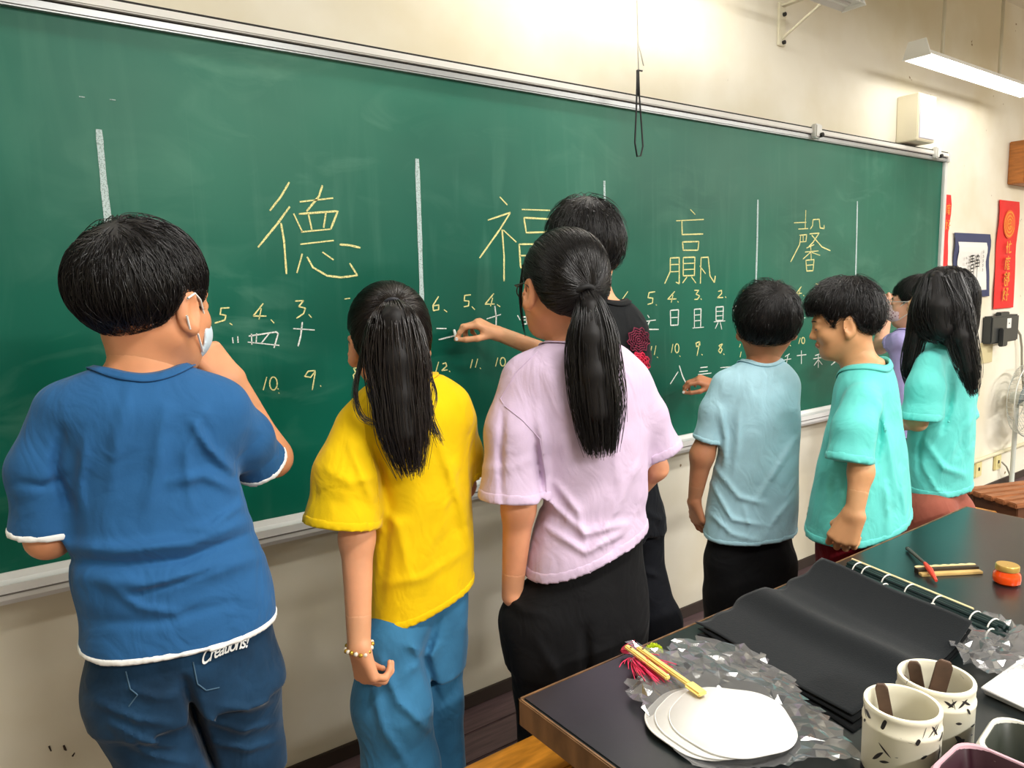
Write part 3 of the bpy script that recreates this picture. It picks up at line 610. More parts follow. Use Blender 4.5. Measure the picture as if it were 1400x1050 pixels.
for k in range(3):
    a0 = k*2*math.pi/3+.4; v = []
    for i in range(7):
        for j in range(5):
            r = .035+(FR*.82-.035)*i/6; a = a0+(j/4-.5)*(1.2+.3*i/6); v.append((r*math.cos(a), -.02+.035*(j/4-.5), z+r*math.sin(a)))
    mb = MB().add(v, [(i*5+j, i*5+j+1, i*5+j+6, i*5+j+5) for i in range(6) for j in range(4)])
    o = mb.build('blade', mat('fan_blade', (186, 200, 200), rough=0.2, trans=0.6), e, smooth=True); md = o.modifiers.new('t', 'SOLIDIFY'); md.thickness = 0.002
mb = MB().tube([(0, -.1, z), (0, -.106, z)], .034, 20); mb.build('hub_badge', mat('fan_badge', (180, 190, 186), rough=0.3), e, smooth='auto')
MB().tube([(0, .02, z), (0, .10, z)], [.05, .038], 20).build('motor', mat('fan_body', (200, 204, 196), rough=0.4), e, smooth='auto')
MB().tube([(0, .07, z), (0, .07, .03)], .014, 12).build('pole', mat('fan_body', (200, 204, 196)), e, smooth='auto')
MB().lathe([(0.001, .03), (.05, .035), (.11, .018), (.115, 0.0), (0.001, 0.0)], 28, (0, .0, 0)).build('base', mat('fan_body', (200, 204, 196)), e, smooth='auto')

# ------------------------------------------------------------------ people
def skin_mat(name, rgb): return mat(name, rgb, rough=0.5, spec=0.4, var=0.10, vscale=14, sss=0.12, bump=0.08, bscale=300, bdist=0.0006)
def cloth_mat(name, rgb, var=0.06, sheen=0.12, bump=0.25, bscale=260, rough=0.85, wr=1.0):
    new = name not in MATS
    m = mat(name, rgb, rough=rough, spec=0.2, var=var, vscale=16, bump=bump, bscale=bscale, sheen=sheen, bdist=0.0009)
    if new and wr:      # broad soft creases of worn cloth
        N, L = nodes(m); b = N['Principled BSDF']; old = b.inputs['Normal'].links[0].from_node; tc = N.new('ShaderNodeTexCoord')
        n = N.new('ShaderNodeTexNoise'); n.inputs['Scale'].default_value = 13; n.inputs['Detail'].default_value = 2.5; n.inputs['Distortion'].default_value = 1.6; n.inputs['Roughness'].default_value = 0.45
        mp = N.new('ShaderNodeMapping'); mp.inputs['Scale'].default_value = (1, 1, 0.75); mp.inputs['Rotation'].default_value = (0.3, 0.5, 0.2); L.new(tc.outputs['Object'], mp.inputs[0]); L.new(mp.outputs[0], n.inputs['Vector'])
        bp = N.new('ShaderNodeBump'); bp.inputs['Strength'].default_value = 0.55*wr; bp.inputs['Distance'].default_value = 0.012; L.new(n.outputs['Fac'], bp.inputs['Height']); L.new(bp.outputs['Normal'], old.inputs['Normal'])
    return m
HAIR = mat('hair_black', (20, 17, 17), rough=0.34, spec=0.5)
HAIRCAP = mat('hair_black_base', (17, 14, 14), rough=0.55, spec=0.3)
HAIR_BROWN = mat('hair_dark_brown', (30, 23, 20), rough=0.30, spec=0.55)

def hand_prims(G, wr, dirv, back, side, curl, sc=1.0, thumb='side', spread=1.0, k=0.004, fr=1.0):
    """wr wrist point, dirv finger direction, back = normal of the back of the hand, side -1 right hand / +1 left hand"""
    Yv = _n(np.array(dirv, float)); Zv = np.array(back, float); Zv = _n(Zv-Yv*np.dot(Zv, Yv)); Xv = np.cross(Yv, Zv)
    W = lambda x, y, z: np.array(wr)+sc*(x*Xv+y*Yv+z*Zv)
    kx = [0.027, 0.009, -0.009, -0.025]            # index .. little along the thumb side
    ky = [0.070, 0.073, 0.069, 0.061]
    for i in range(4):
        G.cone(W(side*kx[i]*0.55, 0.0, 0), W(side*kx[i], ky[i], 0), 0.0125*sc, 0.0105*sc, 0.012*sc)
    G.cone(W(side*0.012, 0.008, -0.004), W(side*0.026, 0.04, -0.012), 0.014*sc, 0.0115*sc, 0.012*sc)
    L = [(.036, .021, .017), (.040, .025, .018), (.037, .023, .018), (.028, .018, .015)]
    tips = []
    for i in range(4):
        p = W(side*kx[i], ky[i], 0); an = 0.0; rr = [.0086, .0078, .0070, .0058] if i < 3 else [.0074, .0066, .006, .005]
        fan = side*(0.10, 0.03, -0.03, -0.10)[i]*spread
        for j in range(3):
            an += curl[i][j] if hasattr(curl[i], '__len__') else curl[i]*(1.0, 1.1, 0.7)[j]
            dv = Yv*math.cos(an)*math.cos(fan)+Xv*math.sin(fan)*math.cos(an)-Zv*math.sin(an)
            q = p+dv*L[i][j]*sc; G.cone(p, q, rr[j]*sc*fr, rr[j+1]*sc*fr, k); p = q
        tips.append(p)
    b = W(side*0.022, 0.024, -0.010)
    if thumb == 'pinch':
        e = tips[0]+0.011*sc*(-Zv*0.5+side*Xv*0.6); m1 = b+0.36*(e-b)+side*Xv*0.016*sc; m2 = b+0.70*(e-b)+side*Xv*0.013*sc
    elif thumb == 'fist':
        e = W(side*-0.002, 0.070, -0.040); m1 = W(side*0.036, 0.048, -0.022); m2 = W(side*0.024, 0.066, -0.036)
    elif thumb == 'open':
        m1 = W(side*0.050, 0.048, -0.014); m2 = W(side*0.062, 0.070, -0.018); e = W(side*0.066, 0.088, -0.022)
    else:
        m1 = W(side*0.040, 0.050, -0.016); m2 = W(side*0.040, 0.076, -0.024); e = W(side*0.036, 0.094, -0.030)
    for p, q, ra, rb in ((b, m1, .0115, .0095), (m1, m2, .0092, .0085), (m2, e, .0082, .0062)): G.cone(p, q, ra*sc, rb*sc, k)
    return tips, e

class Head:
    """face along +y, up +z, right +x; origin half way up the skull between the ears; unit = child's head of 0.21 m"""
    def __init__(s, c, yaw, pitch=0.0, roll=0.0, sc=1.0):
        s.c = np.array(c, float); s.R = rotm(yaw, pitch, roll); s.s = sc
    def W(s, x, y, z): return s.c+s.s*(s.R @ np.array([x, y, z]))
    def loc(s, X, Y, Z):
        X, Y, Z = X-s.c[0], Y-s.c[1], Z-s.c[2]
        return [(s.R[0, i]*X+s.R[1, i]*Y+s.R[2, i]*Z)/s.s for i in range(3)]
    def ell(s, G, c, r, k=0.01, op='u', rot=None):
        R = s.R if rot is None else s.R @ rot
        G.ell(s.W(*c), [q*s.s for q in r], R, k*s.s, op)
    def cone(s, G, a, b, ra, rb, k=0.01, op='u'): G.cone(s.W(*a), s.W(*b), ra*s.s, rb*s.s, k*s.s, op)
    def flesh(s, G, ears=True):
        s.ell(G, (0, -.012, .028), (.071, .089, .077), 0)
        s.ell(G, (0, .026, -.010), (.060, .058, .070), .03)
        s.ell(G, (0, .035, -.050), (.049, .042, .048), .03)
        s.cone(G, (0, .045, -.070), (0, .066, -.088), .026, .017, .025)              # chin
        for q in (-1, 1):
            s.cone(G, (q*.045, .0, -.045), (q*.022, .05, -.080), .022, .018, .03)     # jaw line
            s.ell(G, (q*.036, .058, -.028), (.022, .020, .020), .02)                  # cheek
            s.ell(G, (q*.031, .094, -.001), (.017, .012, .011), .012, 'd')            # eye socket
            s.ell(G, (q*.030, .076, -.003), (.016, .012, .010), .006)                 # lids
            s.cone(G, (q*.012, .084, .014), (q*.042, .074, .016), .007, .006, .012)   # brow
            if ears:
                rt = rotm(q*0.35, 0, 0)
                s.ell(G, (q*.077, -.004, -.014), (.008, .019, .031), .006, rot=rt)
                s.ell(G, (q*.0870, .001, -.010), (.0095, .012, .021), .004, 'd', rot=rt)
                s.cone(G, (q*.079, .004, -.038), (q*.076, .004, -.044), .007, .006, .006)
        s.cone(G, (0, .079, .004), (0, .098, -.030), .0065, .0085, .014)              # nose
        for q in (-1, 1): s.ell(G, (q*.010, .090, -.033), (.008, .009, .007), .006)
        s.ell(G, (0, .083, -.053), (.019, .009, .0055), .006); s.ell(G, (0, .081, -.063), (.017, .009, .006), .006)
        s.ell(G, (0, .094, -.0578), (.022, .010, .0013), .003, 'd')
    def fits(s, G, pts): pass

def uv_ell(c, r, R, n=10, m=14):
    V = []; F = []
    for i in range(n+1):
        th = math.pi*i/n
        for j in range(m):
            ph = 2*math.pi*j/m; V.append(np.array(c)+R @ (np.array(r)*np.array([math.sin(th)*math.cos(ph), math.sin(th)*math.sin(ph), math.cos(th)])))
    for i in range(n):
        for j in range(m): F.append((i*m+j, i*m+(j+1) % m, (i+1)*m+(j+1) % m, (i+1)*m+j))
    return V, F

class Person:
    def __init__(s, name, label, cx, cy, d, face, skin=(222, 165, 126)):
        s.name = name; s.d = d; s.face = face
        r = ray(cx, cy); hv = np.array([r[0], r[1]]); s.hv = hv/np.linalg.norm(hv)
        s.alpha = math.atan2(s.hv[0], s.hv[1]); s.psi = face-s.alpha
        s.v = np.array([s.hv[0], s.hv[1], 0]); s.u = np.array([s.hv[1], -s.hv[0], 0]); s.wz = np.array([0, 0, 1.])
        s.skin = skin_mat(name+'_skin', skin)
        c = s.P(cx, cy); s.ctr = c
        s.root = None; s.label = label
        s.parts = []; s.thick = {}; s.cap = {}
    def P(s, px, py, v=0.0):
        r = ray(px, py); t = (s.d+v)/(r[0]*s.hv[0]+r[1]*s.hv[1]); return CAM+r*t
    def M(s, px, py, v=0.0):
        r = ray(px, py); return (s.d+v)/(r[0]*s.hv[0]+r[1]*s.hv[1])/FPX
    def Dv(s, du, dv, dz): return s.u*du+s.v*dv+s.wz*dz
    def pts(s, L): return [s.P(p[0], p[1], p[2]) for p in L], [p[3]*s.M(p[0], p[1], p[2]) for p in L]
    def rows(s, L, grow=0.0, shrink=0.0):
        out = []
        for q in L:
            py, l, r, ra = q[:4]; v = q[4] if len(q) > 4 else 0.0
            a = s.P(l, py, v); b = s.P(r, py, v); c = (a+b)/2; w_ = np.linalg.norm((b-a)[:2])/2
            A = w_/math.sqrt(math.cos(s.psi)**2+ra**2*math.sin(s.psi)**2); A = A-shrink
            out.append((c[2], c[0], c[1], A, max(A*ra, 0.02)))
        return out
    def pix(s, X, Y, Z):
        p = np.stack([X, Y, Z], 1)-CAM; c = p @ RC
        return 700+FPX*c[:, 0]/c[:, 2], 525+FPX*c[:, 1]/c[:, 2], c[:, 2]
    def wrinkle(s, G, folds, seed=1, amp=0.0015, scale=45.0, aniso=(1, 1, 1.6)):
        I, X, Y, Z = G.near(0.03)
        if len(X) == 0: return
        d = ripple(X, Y, Z, seed, scale, aniso)*amp
        if folds:
            px, py, dep = s.pix(X, Y, Z); m = dep/FPX
            vv = (X-CAM[0])*s.hv[0]+(Y-CAM[1])*s.hv[1]-s.d
            side = 1/(1+np.exp((vv-0.03)/0.012))
            for f in folds:
                pl, am, wd = f[0], f[1]*1.7, f[2]*0.72; best = np.full(len(px), 1e9); tt = np.zeros(len(px)); L = 0; segs = []
                for i in range(len(pl)-1):
                    a = np.array(pl[i], float); b = np.array(pl[i+1], float); l = np.linalg.norm(b-a)
                    t = np.clip(((px-a[0])*(b[0]-a[0])+(py-a[1])*(b[1]-a[1]))/l**2, 0, 1)
                    dd = np.hypot(px-a[0]-t*(b[0]-a[0]), py-a[1]-t*(b[1]-a[1]))
                    up = dd < best; best = np.where(up, dd, best); tt = np.where(up, L+t*l, tt); L += l
                env = np.sin(np.clip(tt/L*0.92+0.06, 0, 1)*math.pi)**0.6
                d = d+am*np.exp(-(best*m/wd)**2)*env*side
        G.F[I] -= d.astype(np.float32)
    def child(s, name, V, Q, m, label=None, smooth=True):
        s.parts.append((name, V, Q, m, label, smooth))
    def finish(s, bodyparts):
        V, Q = join_np(bodyparts)
        base = np.array([s.ctr[0], s.ctr[1], 0.0])
        me = mesh_np(s.name, V-base, Q); o = link('person', me, s.skin); o.location = base
        tag(o, s.label, 'person'); s.root = o
        for i, (name, V, Q, m, label, smooth) in enumerate(s.parts):
            me = mesh_np(name, np.asarray(V)-base, np.asarray(Q), smooth); c = link(name, me, m, o)
            if i in s.thick: md = c.modifiers.new('cloth', 'SOLIDIFY'); md.thickness = s.thick[i]; md.offset = -1.0
            if i in s.cap:
                me.materials.append(HAIRCAP); mi = np.zeros(len(me.polygons), np.int32); mi[:s.cap[i]] = 1; me.polygons.foreach_set('material_index', mi)
            if label: c['label'] = label
        return o

def bbox(pts, pad):
    p = np.array(pts); return p.min(0)-pad, p.max(0)+pad

def open_sheet(V, Q, kill):
    """drop the faces that touch killed vertices, then the loose vertices"""
    Q = Q[~kill[Q].any(1)]; used = np.zeros(len(V), bool); used[Q.ravel()] = True
    idx = np.cumsum(used)-1; return V[used], idx[Q]
def garment_top(s, rows, sleeves, hem, neck, color, h=0.0045, t=0.004, folds=None, seed=1, amp=0.0016, scale=40, name='shirt',
                band=None, kk=0.03, ncut=1.0, bandw=0.016, n=2.3, aniso=(1, 1, 1.6)):
    """lofted T-shirt: thin open sheet with separate collar, hem and cuff bands"""
    R = s.rows(rows); allp = []
    for z, cx, cy, a, b in R: allp += [(cx-a, cy-a, z), (cx+a, cy+a, z)]
    SL = []
    for sl in sleeves:
        P, r = s.pts(sl); SL.append((P, r))
        for p, q in zip(P, r): allp += [p-q, p+q]
    lo, hi = bbox(allp, 0.03); G = Grid(lo, hi, h)
    X, Y, Z = G.ax[0][:, None, None], G.ax[1][None, :, None], G.ax[2][None, None, :]
    G.loft(R, -s.face, 0, n); torso = G.F; SF = []
    for P, r in SL:
        G.F = np.full(G.n, 1.0, np.float32); e = P[-1]+_n(P[-1]-P[-2])*0.06; G.chain(P+[e], r+[r[-1]*1.03], kk*0.6)
        ax_ = _n(P[-1]-P[-2]); c = P[-1]; pl = ((X-c[0])*ax_[0]+(Y-c[1])*ax_[1]+(Z-c[2])*ax_[2]).astype(np.float32)
        # the plane only ends the last stretch of the sleeve
        far = np.sqrt((X-c[0])**2+(Y-c[1])**2+(Z-c[2])**2)-(r[-1]*1.35+0.03); SF.append((G.F, pl, far))
    G.F = torso.copy(); full = (slice(None),)*3
    for F, pl, far in SF: G.put(full, np.maximum(F, pl), kk)
    s.wrinkle(G, folds, seed, amp, scale, aniso); outer = G.F
    a = s.P(*hem[0]); b = s.P(*hem[1]); dirx = _n(b-a); nrm = _n(np.cross(dirx, s.v+s.wz*(hem[2] if len(hem) > 2 else 0.12)))
    if nrm[2] > 0: nrm = -nrm
    ch = ((X-a[0])*nrm[0]+(Y-a[1])*nrm[1]+(Z-a[2])*nrm[2]).astype(np.float32)
    nb, nt, nr = neck; ba = nt-nb; L = np.dot(ba, ba); tt = np.clip(((X-nb[0])*ba[0]+(Y-nb[1])*ba[1]+(Z-nb[2])*ba[2])/L, 0, 1.5)
    cn = (nr*ncut-np.sqrt((X-nb[0]-tt*ba[0])**2+(Y-nb[1]-tt*ba[1])**2+(Z-nb[2]-tt*ba[2])**2)).astype(np.float32)
    GS = Grid.__new__(Grid); GS.lo, GS.h, GS.n, GS.ax = G.lo, G.h, G.n, G.ax
    def smp(F, V): GS.F = F; return GS.sample(V)
    def kill(V, grow=0.0):
        k = smp(outer, V) < -0.75*h-0*grow
        for F, pl, far in SF: k |= (np.abs(smp(pl, V)) < 0.6*h) & (smp(F, V) < -0.75*h) & (smp(torso, V) > 0.3*h)
        return k
    G.F = np.maximum(np.maximum(outer, ch), cn); V, Q = G.mesh(1)
    V, Q = open_sheet(V, Q, kill(V)); s.child(name, V, Q, color); s.thick[len(s.parts)-1] = t
    thick = outer-0.0016
    jobs = [('hem', ch, None)]+[('cuff', pl, (F, far)) for F, pl, far in SF]
    for nm, c, fr in jobs:
        wdt = 0.016 if nm == 'collar' else bandw
        F = np.maximum(thick, np.maximum(c-0.0015, -(c+wdt)))
        if fr is not None: F = np.maximum(F, np.maximum(fr[1], fr[0]-0.006))
        if nm != 'hem': F = np.maximum(F, ch)
        if nm != 'collar': F = np.maximum(F, cn)
        G.F = F.astype(np.float32); V, Q = G.mesh(1)
        if len(V) == 0: continue
        V, Q = open_sheet(V, Q, smp(outer, V) < -0.9*h)
        if len(Q) < 8: continue
        lab = nm != 'collar' and band is not None
        s.child(nm, V, Q, band if lab else color, 'white edge of the undershirt' if lab else None); s.thick[len(s.parts)-1] = t
    # ribbed collar: a band that follows the cloth around the neck hole
    axn = ba/math.sqrt(L); u1 = _n(np.cross(axn, s.v)); u2 = np.cross(axn, u1); NA = 72; rings = []
    ts = np.linspace(1.3, -0.6, 150)*math.sqrt(L); GS.F = outer
    dirs = np.array([u1*math.cos(2*math.pi*k/NA)+u2*math.sin(2*math.pi*k/NA) for k in range(NA)]); tz_ = []
    for k in range(NA):
        P = nb+axn*ts[:, None]+dirs[k]*(nr*ncut-0.001); q = (P-G.lo)/G.h; ok = ((q >= 0) & (q < G.n-1.001)).all(1); v = np.where(ok, GS.sample(P), 1.0); i = int(np.argmax(v < 0)); tz_.append(ts[i] if v[i] < 0 else np.nan)
    tz_ = np.array(tz_); bad = np.isnan(tz_); tz_[bad] = np.nanmean(tz_) if (~bad).any() else 0.0
    for _ in range(10): tz_ = (np.roll(tz_, 1)+2*tz_+np.roll(tz_, -1))/4
    cur = nb+axn*tz_[:, None]+dirs*(nr*ncut-0.001); rings.append(list(cur+dirs*0.001+axn*0.002))
    for st in range(3):      # walk down the cloth, away from the neck
        g = GS.grad(cur); dv = dirs-g*(dirs*g).sum(1, keepdims=True); dv /= np.linalg.norm(dv, axis=1, keepdims=True)+1e-9; cur = cur+dv*0.0055
        g = GS.grad(cur); cur = cur-np.clip(GS.sample(cur), -.004, .004)[:, None]*g
        for _ in range(2): cur = (np.roll(cur, 1, 0)+2*cur+np.roll(cur, -1, 0))/4
        rings.append(list(cur+g*0.0022))
    lip = [p-axn*0.012+_n(nb-p)*0.0 for p in rings[0]]; R5 = [lip]+rings; V = np.array([p for r_ in R5 for p in r_])
    Q = np.array([(i*NA+k, i*NA+(k+1) % NA, (i+1)*NA+(k+1) % NA, (i+1)*NA+k) for i in range(len(R5)-1) for k in range(NA)]); s.child('collar', V, Q, color); s.thick[len(s.parts)-1] = 0.002
    G.F = outer
    return G

def hair_grid(hd, ells, cutfn, pad=0.02, h=0.004, round_=0.012, extra=None):
    pts = []
    for c, r in ells: p = hd.W(*c); m = max(r)*hd.s; pts += [p-m, p+m]
    lo, hi = bbox(pts, pad); G = Grid(lo, hi, h)
    for c, r in ells: hd.ell(G, c, r, 0.03)
    X, Y, Z = G.ax[0][:, None, None], G.ax[1][None, :, None], G.ax[2][None, None, :]
    x, y, z = hd.loc(X, Y, Z)
    d = cutfn(x, y, z)*hd.s
    if d is not None:
        A = G.F; k = round_; hh = np.clip(0.5-0.5*(A-d)/k, 0, 1); G.F = (A*(1-hh)+d*hh+k*hh*(1-hh)).astype(np.float32)
    return G
def zcut(ys, zs):
    def fn(x, y, z): return np.interp(y, ys, zs)-z
    return fn
def trace(G, P, dirfn, steps, step, lift, rs, wob=0.15):
    out = [P.copy()]; w0 = rs.normal(size=P.shape)*wob
    for i in range(steps):
        g = G.grad(P); dv = dirfn(P)+w0; dv -= g*(dv*g).sum(1, keepdims=True); dv /= np.linalg.norm(dv, axis=1, keepdims=True)+1e-9
        P = P+dv*step; e = (G.sample(P)-lift)
        P = P-np.clip(e, -0.006, 0.006)[:, None]*g; out.append(P.copy())
    return np.stack(out, 1)
def short_hair(s, hd, ells, cutfn, whorl, n=1500, steps=9, step=0.0075, lift=0.002, seed=3, r=0.0007, grav=0.5, mat_=None, spiky=0.0):
    G = hair_grid(hd, ells, cutfn); V, Q = G.mesh(1)
    rs = np.random.default_rng(seed)
    w = hd.W(*whorl)
    hq = hd.R.T @ (V-hd.c).T
    V2 = V
    seeds = V2[rs.integers(0, len(V2), n)]
    def df(P):
        a = P-w; l = np.linalg.norm(a, axis=1, keepdims=True)+1e-6; a = a/l
        tang = np.cross(a, hd.R[:, 2])*0.35*np.exp(-l/0.05)
        return a+tang-grav*np.array([0, 0, 1.0])*np.clip(l/0.08, 0, 1)
    P = trace(G, seeds, df, steps, step*hd.s, (lift*rs.uniform(0.1, 1.0, n)**2*3.2), rs, 0.26)
    x, y, z = hd.loc(P[:, -1, 0], P[:, -1, 1], P[:, -1, 2]); lim = cutfn(x, y, np.zeros_like(z)); keep = ~((y > -.035) & (z < lim-.010)); P = P[keep]; seeds = seeds[keep]; n = len(P)
    if spiky:
        g = G.grad(seeds); ramp = np.linspace(0, 1, steps+1)**2
        P = P+g[:, None, :]*ramp[None, :, None]*spiky*rs.uniform(0, 1, (n, 1, 1))
    a = join_np([(V, Q), strands_mesh(P, r, r*0.35)])
    s.child('hair', *a, mat_ or HAIR); s.cap[len(s.parts)-1] = len(Q)
    return G
def tied_hair(s, hd, ells, cutfn, tie, n=1500, seed=4, r=0.0007, mat_=None):
    G = hair_grid(hd, ells, cutfn); V, Q = G.mesh(1); rs = np.random.default_rng(seed)
    tp = hd.W(*tie); seeds = V[rs.integers(0, len(V), n)]
    def df(P): a = tp-P; return a/(np.linalg.norm(a, axis=1, keepdims=True)+1e-6)
    P = trace(G, seeds, df, 10, 0.010*hd.s, 0.0015*rs.uniform(0.1, 1.8, n), rs, 0.06)
    s.child('hair', *join_np([(V, Q), strands_mesh(P, r, r*0.5)]), mat_ or HAIR); s.cap[len(s.parts)-1] = len(Q)
    return G
def guide_bundle(pts, rad, n, seed, S=16, jit=0.0, tip=0.25, flatv=None, lag=0.0):
    """n strands running along a guide polyline with bundle radius rad at every node"""
    rs = np.random.default_rng(seed); pts = np.array(pts, float); t = np.linspace(0, 1, len(pts)); ts = np.linspace(0, 1, S)
    C = np.stack([smooth_interp(ts, t, pts[:, i]) for i in range(3)], 1); Rr = smooth_interp(ts, t, np.array(rad))
    T = np.gradient(C, axis=0); T /= np.linalg.norm(T, axis=1, keepdims=True)
    ref = flatv if flatv is not None else np.array([0.3, 0.9, 0.2]); U = np.cross(T, ref); U /= np.linalg.norm(U, axis=1, keepdims=True); W_ = np.cross(T, U)
    q = rs.uniform(0.02, 1, n)**0.28; a = rs.uniform(0, 2*math.pi, n)
    wob = 1+0.25*np.sin(ts[None, :]*rs.uniform(2, 7, (n, 1))+rs.uniform(0, 6, (n, 1)))
    ex = (q*np.cos(a))[:, None]*wob; ey = (q*np.sin(a))[:, None]*wob*(0.6 if flatv is not None else 1.0)
    P = C[None]+(Rr[None, :, None]*(ex[..., None]*U[None]+ey[..., None]*W_[None]))
    if tip:  # strands end at different lengths
        ln = 1-tip*rs.uniform(0, 1, n)**1.5; idx = ts[None, :]*ln[:, None]*(S-1); i0 = np.clip(idx.astype(int), 0, S-2); f = (idx-i0)[..., None]
        P = np.take_along_axis(P, i0[..., None], 1)*(1-f)+np.take_along_axis(P, i0[..., None]+1, 1)*f
    if jit: P = P+rs.normal(size=(n, 1, 3))*jit*ts[None, :, None]
    return P
def core(pts, rad, h=0.004):
    lo, hi = bbox(np.concatenate([np.array(pts)-max(rad), np.array(pts)+max(rad)]), 0.01); G = Grid(lo, hi, h); G.chain(pts, rad, 0.01); return G.mesh(1)

def face_parts(s, hd, brows=True, closed=False):
    G = Grid(*bbox([hd.W(0, .08, .005)], 0.06*hd.s), 0.003); hd.flesh(G, False)
    def skin(x, z, off):      # point on the face in front of (x, z)
        ys = np.linspace(.125, .03, 120); P = np.array([hd.W(x, y, z) for y in ys]); v = G.sample(P); i = int(np.argmax(v < 0)); return hd.W(x, ys[i]+off, z)
    for q in (-1, 1):
        if not closed:
            c = skin(q*.030, -.003, -.004); V, F = uv_ell(c, [.0105*hd.s, .0052*hd.s, .0048*hd.s], hd.R)
            s.child('eye', V, F, mat('eye_dark', (28, 20, 18), rough=0.15))
        m = MB(); m.tube([skin(q*(.018+.0062*i), -.0060-.0030*math.sin(i/4*3.14) if closed else .0010+.0022*math.sin(i/4*3.14), .0004) for i in range(5)], [.0008*hd.s, .0016*hd.s, .0018*hd.s, .0018*hd.s, .0010*hd.s], 6)
        s.child('eyelash', m.v, [f for f in m.f if len(f) == 4], mat('eye_dark', (28, 20, 18), rough=0.3))
        m = MB(); m.tube([skin(q*(.013+.008*i), .0150+.0022*math.sin(i/4*3.14), .0004) for i in range(5)], [.0012*hd.s, .002*hd.s, .002*hd.s, .0018*hd.s, .0008*hd.s], 6)
        s.child('eyebrow', m.v, [f for f in m.f if len(f) == 4], HAIR)
def face_mask(s, hd, m, straps=True, chin=0.0):
    G = Grid(*bbox([hd.W(0, .05, -.05)], 0.11*hd.s), 0.003)
    hd.ell(G, (0, .040, -.046+chin), (.063, .066, .052), 0)
    hd.cone(G, (0, .092, -.028+chin), (0, .098, -.060+chin), .012, .012, .03)
    G.shell(0.005); p = hd.W(0, .048, 0); n_ = -hd.R[:, 1]; G.cutplane(p, n_)
    p = hd.W(0, 0, -.012+chin); G.cutplane(p, hd.R[:, 2]); V, Q = G.mesh(2)
    s.child('face_mask', V, Q, m)
    for q in (-1, 1):
        mb = MB(); mb.tube([hd.W(q*.060, .048, -.016+chin), hd.W(q*.074, .024, .004), hd.W(q*.081, .004, .012), hd.W(q*.085, -.016, .004)], .0016*hd.s, 6)
        mb.tube([hd.W(q*.056, .048, -.072+chin), hd.W(q*.074, .016, -.046), hd.W(q*.080, -.008, -.038), hd.W(q*.084, -.018, -.020)], .0016*hd.s, 6)
        s.child('ear_loop', mb.v, [f for f in mb.f if len(f) == 4], mat('mask_strap', (240, 238, 232), rough=0.7))
def glasses(s, hd, rgb=(35, 30, 32), r=0.0014):
    mb = MB()
    for q in (-1, 1):
        mb.tube([hd.W(q*.032+.021*math.cos(a), .102-.35*abs(q*.032+.021*math.cos(a))**1.6, -.006+.017*math.sin(a)) for a in np.linspace(0, 2*math.pi, 17)], r*hd.s, 6)
        mb.tube([hd.W(q*.053, .095, .002), hd.W(q*.072, .070, .004), hd.W(q*.080, .01, .006), hd.W(q*.079, -.012, -.006)], r*hd.s, 6)
    mb.tube([hd.W(-.011, .101, -.002), hd.W(0, .104, .001), hd.W(.011, .101, -.002)], r*hd.s, 6)
    s.child('glasses', mb.v, [f for f in mb.f if len(f) == 4], mat('glasses_frame_%d' % rgb[0], rgb, rough=0.3))

